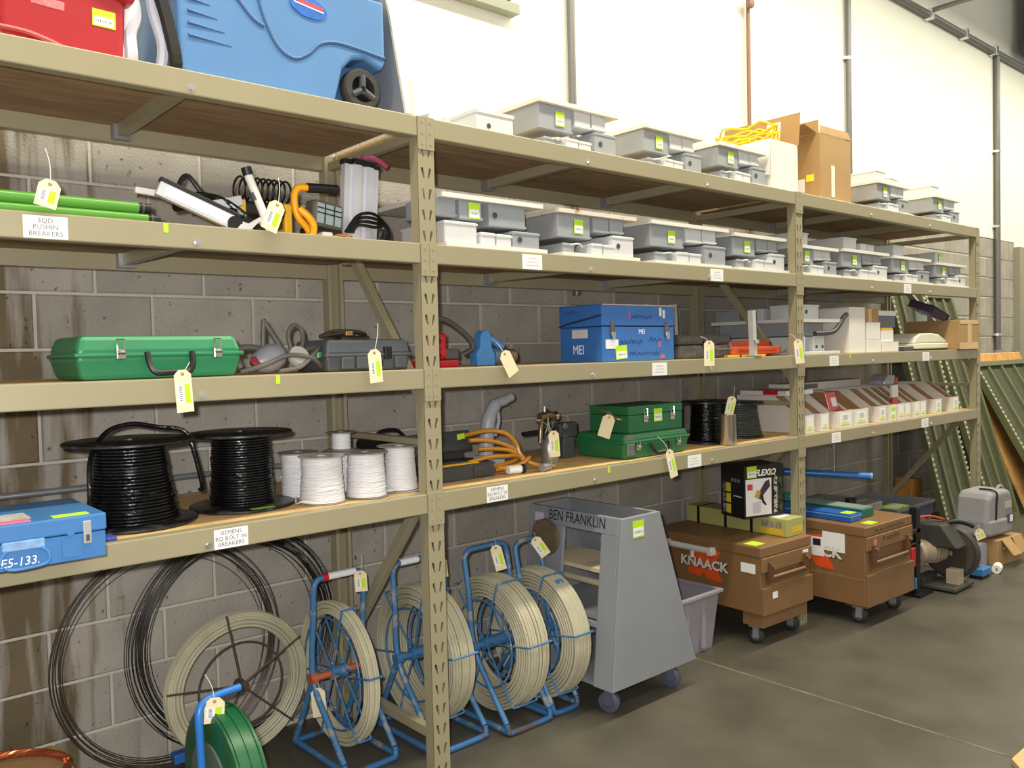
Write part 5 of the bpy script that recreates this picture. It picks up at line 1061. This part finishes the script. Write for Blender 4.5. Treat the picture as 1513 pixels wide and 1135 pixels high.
scrawl(t, LF(-.002, .06, .13), .08, .01, 12, PAPER, 12)
# things on the second chest
t = thing('blue_level_case', 'long blue case lying on the second brown chest', 'case', (2.80, -.16, .5665), -2); BLC2 = mat('royal_blue_case', (36, 92, 170), .35, var=.06)
MB().box(0, .12, 0, .62, 0, .045).build('case_body', BLC2, t, bevel=.004); MB().box(.02, .1, .02, .08, .045, .0465).build('price_sticker', LIME, t); MB().box(-.001, .121, -.001, .62, .03, .034).build('seam', mat('pale_blue_seam', (150, 176, 206), .4), t)
t = thing('teal_level_case', 'long dark teal case beside the blue case on the second chest', 'case', (2.96, -.15, .5665), -2); TEA = mat('dark_teal_case', (22, 96, 84), .4, var=.08); MB().box(0, .13, 0, .62, 0, .05).build('case_body', TEA, t, bevel=.004); MB().box(.0, .13, .01, .6, .05, .056).build('top_plate', mat('grey_teal', (120, 140, 132), .5), t); MB().box(.03, .10, .5, .58, .056, .08).build('clasp', mat('bright_teal', (40, 150, 140), .4), t, bevel=.004)
t = thing('hand_truck', 'black bent tube handle standing behind the second brown chest', 'trolley', (2.88, .60, 0))
MB().tube(spline([(.0, 0, .0), (.0, 0, .55), (.02, 0, .64), (.08, 0, .67), (.28, 0, .68), (.34, 0, .66), (.36, 0, .60), (.36, 0, 0)], 5), .017, 10).build('frame_tube', BLACKP, t, smooth=True); MB().box(-.02, .38, -.1, .0, 0, .012).build('toe_plate', BLACKP, t)
t = thing('grey_machine', 'flat grey machine top with black knob behind the teal case', 'machine', (3.30, .10, 0)); GM = mat('machine_grey', (122, 122, 118), .5, var=.08)
MB().box(0, .44, 0, .46, .48, .54).build('table_top', GM, t, bevel=.008); MB().box(.03, .41, .04, .42, .0, .48).build('cabinet', mat('dark_cabinet', (46, 46, 48), .6), t); MB().cyl((.2, .1, .54), (.2, .1, .575), .035, n=20).build('knob', BLACKP, t, smooth=True); MB().box(.26, .42, .1, .4, .54, .546).build('plate', GALV, t)
t = thing('blue_pipe', 'blue painted pipe hung under the fourth shelf behind the second chest', 'pipe', (0, 0, 0))
MB().cyl((3.36, .0, .757), (2.99, .62, .785), .022, n=18).build('pipe', mat('blue_pipe_paint', (40, 104, 178), .3, var=.06), t, smooth=True); MB().cyl((3.368, -.012, .7565), (3.36, .0, .757), .0225, n=18).build('end_cap', mat('blue_cap', (96, 150, 206), .3), t, smooth=True); MB().cyl((3.05, .52, .76), (3.05, .52, .98), .006, n=8).build('hanger_rod', GALV, t); MB().cyl((3.25, .18, .75), (3.25, .18, .98), .006, n=8).build('hanger_rod', GALV, t)
# ================================================================== RIGHT END: SAW, BAG, FRAMES
t = thing('saw_stand', 'black upright post stand beside the second brown chest', 'stand', (3.52, -.22, 0))
MB().box(0, .05, 0, .05, 0, .56).build('post', BLACKP, t, bevel=.004); MB().box(-.03, .16, -.03, .3, 0, .02).build('foot', BLACKP, t); MB().box(-.12, .06, .0, .05, .40, .43).build('arm', BLACKP, t, bevel=.004); MB().box(-.12, .06, .0, .05, .33, .345).build('arm', BLACKP, t, bevel=.004)
MB().box(-.10, -.04, -.01, .02, .20, .32).build('red_label', RED, t, bevel=.003); MB().box(-.02, .0, .0, .05, .05, .12).build('blue_clip', BLUT, t, bevel=.004)
t = thing('chop_saw', 'black abrasive chop saw with grey motor on a low steel plate', 'saw', (3.72, -.37, 0))
SB = mat('dark_saw_steel', (86, 86, 80), .5, .4, var=.15, scale=14); SG = mat('charcoal_saw', (58, 56, 54), .5, var=.1); BEI = mat('dusty_beige', (168, 152, 132), .6, var=.15, scale=14)
MB().box(0, .30, 0, .48, .012, .035).build('base_plate', SB, t, bevel=.004)
for x, y in ((.02, .02), (.24, .02), (.02, .42), (.24, .42)): MB().cyl((x+.02, y+.02, 0), (x+.02, y+.02, .012), .018, n=12).build('rubber_foot', BLACKP, t)
Mc = Matrix.Translation((.245, .12, .21)) @ Matrix.Rotation(R(90), 4, 'Y')
MB().lathe([(.02, -.03), (.165, -.03), (.17, -.024), (.17, .024), (.165, .03), (.02, .03)], 40, Mc, True).build('blade_guard', SG, t, smooth=True)
MB().lathe([(.02, -.004), (.15, -.004), (.15, .004), (.02, .004)], 40, Mc @ Matrix.Translation((0, 0, -.036)), True).build('blade', mat('brown_abrasive', (70, 62, 54), .9, var=.1), t, smooth=True)
MB().prism([(-.0, .28), (.26, .26), (.40, .34), (.36, .42), (.10, .42)], .04, .2, 'yz').build('hood', SG, t, bevel=.012)
MB().cyl((-.02, .22, .245), (.19, .17, .215), .072, .06, n=24).build('motor', BEI, t, smooth=True); MB().cyl((-.05, .225, .248), (-.02, .22, .245), .055, .07, n=24).build('motor_cap', BEI, t, smooth=True)
for k in range(5): MB().lathe([(.068, 0), (.075, 0), (.075, .006), (.068, .006)], 24, fr((.0+k*.03, .215-k*.007, .243-k*.004), (0, 0, 1), (.23, .97, .0)) , True).build('motor_fin', BEI, t, smooth=True)
MB().box(.10, .18, .02, .1, .035, .13).build('fence', BEI, t, bevel=.004); MB().box(.02, .22, .2, .26, .035, .075).build('clamp_bed', SB, t, bevel=.004); MB().box(.1, .16, .30, .42, .035, .24).build('pivot_arm', SG, t, bevel=.006)
MB().tube(spline([(.14, .18, .40), (.18, .08, .43), (.22, .02, .42), (.24, -.02, .40)], 5), .016, 10).build('handle', BLACKP, t, smooth=True); MB().tube(spline([(.06, .3, .40), (.0, .26, .45), (.1, .2, .46), (.2, .15, .43)], 5), .008, 6).build('red_cord', mat('red_cord', (196, 70, 50), .5), t, smooth=True); MB().box(-.08, -.02, .24, .42, .035, .12).build('spare_block', mat('brick_block', (136, 96, 76), .7), t, bevel=.004)
hang_tag((4.0, -.40, .37), 'small manila tag hanging from the chop saw handle', .06, .07, -22, -40, (.03, .01, .03))
t = thing('work_table', 'low slate blue folding table behind the chop saw', 'table', (4.02, .13, 0)); SLB = mat('slate_blue_top', (100, 106, 116), .5, var=.06)
MB().box(0, .62, 0, .50, .405, .43).build('table_top', SLB, t, bevel=.006); MB().box(.01, .60, .01, .03, .33, .405).build('apron', mat('navy_apron', (64, 70, 92), .6), t)
for x in (.02, .56): 
    for y in (.02, .44): MB().box(x, x+.03, y, y+.03, 0, .405).build('leg', GM, t)
t = thing('yellow_folder', 'lime and white envelope lying on the slate blue table', 'folder', (4.03, .15, .4305), 0); MB().box(0, .22, 0, .12, 0, .006).build('envelope', LIME, t); MB().box(.02, .20, .02, .09, .006, .007).build('print_panel', PAPER, t)
t = thing('blue_clamp', 'blue handled clamp on the slate table corner', 'clamp', (4.03, .30, .4305)); MB().box(.04, .12, 0, .05, 0, .03).build('jaw', BLUT, t, bevel=.006); MB().tube([(.05, .03, .02), (.0, .12, .02)], .012, 8).build('handle', RED, t, smooth=True)
t = thing('tool_bag', 'light grey zipped fabric bag sitting on cartons at the right', 'bag', (4.55, -.26, .20), -8); t.scale = (.86, .9, .95)
BG = mat('light_grey_canvas', (146, 144, 148), .85, var=.07, scale=7, bump=.2, bscale=30)
prof = [(0, 0), (.40, 0), (.42, .12), (.40, .28), (.37, .335), (.30, .345), (.06, .335), (.02, .29), (-.01, .12)]
MB().prism(prof, 0, .26, 'xz').build('bag_body', BG, t, bevel=.035, seg=4); MB().tube(spline([(.12, -.004, .13), (.125, -.006, .24), (.13, .0, .34), (.13, .13, .35)], 5), .007, 6).build('zip', BLACKP, t, smooth=True)
MB().box(.01, .36, -.014, .02, .02, .13).build('front_pocket', BG, t, bevel=.015); MB().tube(spline([(.26, .06, .335), (.29, .06, .36), (.34, .06, .355), (.38, .06, .31)], 4), .012, 8).build('carry_handle', BG, t, smooth=True); MB().box(.28, .39, -.018, -.013, .09, .16).build('patch', mat('navy_patch', (72, 74, 100), .7), t, bevel=.002); MB().box(.31, .36, -.02, -.018, .1, .15).build('patch_print', PAPER, t); MB().box(.27, .37, -.004, .0, .2, .25).build('worn_spot', mat('worn_tan', (190, 176, 160), .9), t)
t = thing('brown_carton', 'opened brown carton under the grey bag', 'box', (4.62, -.30, 0), -6); MB().box(0, .36, 0, .36, 0, .185).build('carton_body', CARD, t, bevel=.004); MB().box(0, .12, -.13, .0, .0, .004, Matrix.Translation((.05, 0, .184)) @ Matrix.Rotation(R(50), 4, 'X')).build('flap', CARD, t); MB().box(0, .14, -.12, .0, .0, .004, Matrix.Translation((.2, 0, .184)) @ Matrix.Rotation(R(62), 4, 'X')).build('flap', CARD, t); MB().cyl((.07, -.0, .12), (.07, -.012, .12), .012).build('clip', CHROME, t)
t = thing('paper_stack', 'stack of grey flattened papers beside the opened carton', 'papers', (4.40, -.24, 0), -6); GPAP = mat('blue_grey_card', (132, 134, 148), .7, scale=30, col2=(170, 170, 178), thr=(.45, .55), stretch=(30, 1, 1))
for k in range(7): MB().box(.018*k+.02, .018*k+.034, 0, .3, 0, .17+.004*(k % 3)).build('sheet', GPAP, t)
MB().box(-.12, .015, .05, .3, 0, .15).build('grey_pad', mat('pale_grey_pad', (140, 140, 140), .7, var=.1), t, bevel=.006)
t = thing('blue_caddy', 'small blue and red tool caddy on the floor by the saw', 'caddy', (4.19, -.36, 0)); MB().box(0, .15, 0, .1, .02, .07).build('tray', BLUT, t, bevel=.006); MB().box(.01, .14, .01, .09, 0, .02).build('base', BLACKP, t); MB().tube([(.02, .05, .09), (.1, .06, .1)], .014, 8).build('red_grip', RED, t, smooth=True)
t = thing('white_roll', 'small white roll on the floor beside the opened carton', 'roll', (4.42, -.36, .03)); MB().cyl((0, 0, 0), (.09, .02, 0), .03, n=20).build('roll', PAPER, t, smooth=True); MB().cyl((-.001, 0, 0), (.0, 0, 0), .012, n=12).build('core', CARD, t)
# leaning frames
FG = mat('sage_green_frame', (106, 110, 78), .5, var=.1, scale=8); FD = mat('dull_green_mesh', (78, 80, 58), .7, var=.25, scale=30, bump=.4, bscale=120); DOT = mat('bright_slot_edge', (216, 214, 190), .5)
def lean_frame(label, x0, x1, zt, yb, ytop, bars, depth=.05, slots=(0,), mesh=True, rungs=()):
    d = Vector((0, ytop-yb, zt)); ln = d.length; d.normalize()
    t = thing('leaning_frame', label, 'frame', (x0, yb, 0), group='green steel frames leaning on the wall')
    M = fr((0, 0, 0), (1, 0, 0), d); w_ = x1-x0           # local x across, y up the slope, z out of the face
    for x in (0, w_-.045): MB().box(x, x+.045, 0, ln, -depth, 0, M).build('side_rail', FG, t, bevel=.003)
    for y in (0, ln-.05)+tuple(rungs): MB().box(.045, w_-.045, y, y+.05, -depth*.9, -.002, M).build('cross_rail', FG, t, bevel=.003)
    for k in range(bars):
        x = w_*(k+1)/(bars+1)-.02; MB().box(x, x+.04, .05, ln-.05, -depth*.8, -.01, M).build('bar', FG, t, bevel=.003)
    if mesh: MB().box(.045, w_-.045, .05, ln-.05, -depth*.7, -depth*.6, M).build('mesh_panel', FD, t)
    for s in slots:
        xx = [.006, w_-.02][s]
        mb = MB(); n = int(ln/.045)
        for q in range(2):
            for k in range(n): mb.box(xx-.004+q*.022, xx+.010+q*.022, k*.045+.012, k*.045+.030, .0, .0015, M)
        o = mb.build('slot_edge', DOT, t); o['kind'] = 'stuff'
    return t
lean_frame('tall green steel frame leaning behind the rack end', 5.30, 5.95, 2.18, .28, .80, 2, slots=(0, 1))
lean_frame('second tall green frame leaning right of the first', 6.02, 6.62, 2.05, .20, .79, 2, slots=(0,))
lean_frame('wide low green frame leaning in front of the brown board', 6.74, 8.06, 1.40, -.10, .64, 3, .06, slots=(0,), rungs=(.55,))
t = thing('osb_board', 'orange brown strand board leaning on the wall behind the wide green frame', 'board', (6.7, .0, 0)); d = Vector((0, .62, 1.50)); ln = d.length
OSB = mat('orange_strand_board', (206, 152, 84), .8, var=.2, scale=14, bump=.2); MB().box(0, 1.62, 0, ln, -.09, -.075, fr((0, .08, 0), (1, 0, 0), d)).build('sheet', OSB, t); MB().box(0, 1.62, ln-.012, ln, -.091, -.074, fr((0, .08, 0), (1, 0, 0), d)).build('sheet_edge', mat('pale_board_edge', (226, 180, 110), .8), t)
t = thing('wood_scrap', 'small ochre wooden block by the wall under the rack end', 'wood', (5.24, .58, 0)); MB().box(0, .20, 0, .14, 0, .46, Matrix.Rotation(R(4), 4, 'Y')).build('block', mat('ochre_wood', (176, 124, 52), .7, var=.2, scale=14), t, bevel=.006); MB().box(-.09, .0, 0, .14, 0, .30).build('block', MATS['ochre_wood'], t, bevel=.006)
t = thing('tan_corner', 'corner of a tan board lying on the floor at the bottom right', 'board', (1.62, -1.75, 0), 0); MB().prism([(-.12, .26), (.0, .36), (.45, .36), (.45, 0), (-.12, 0)], 0, .02, 'xy').build('sheet', mat('tan_sheet', (206, 172, 122), .7), t); MB().box(.3, .4, .1, .2, .02, .0215).build('label', PAPER, t)
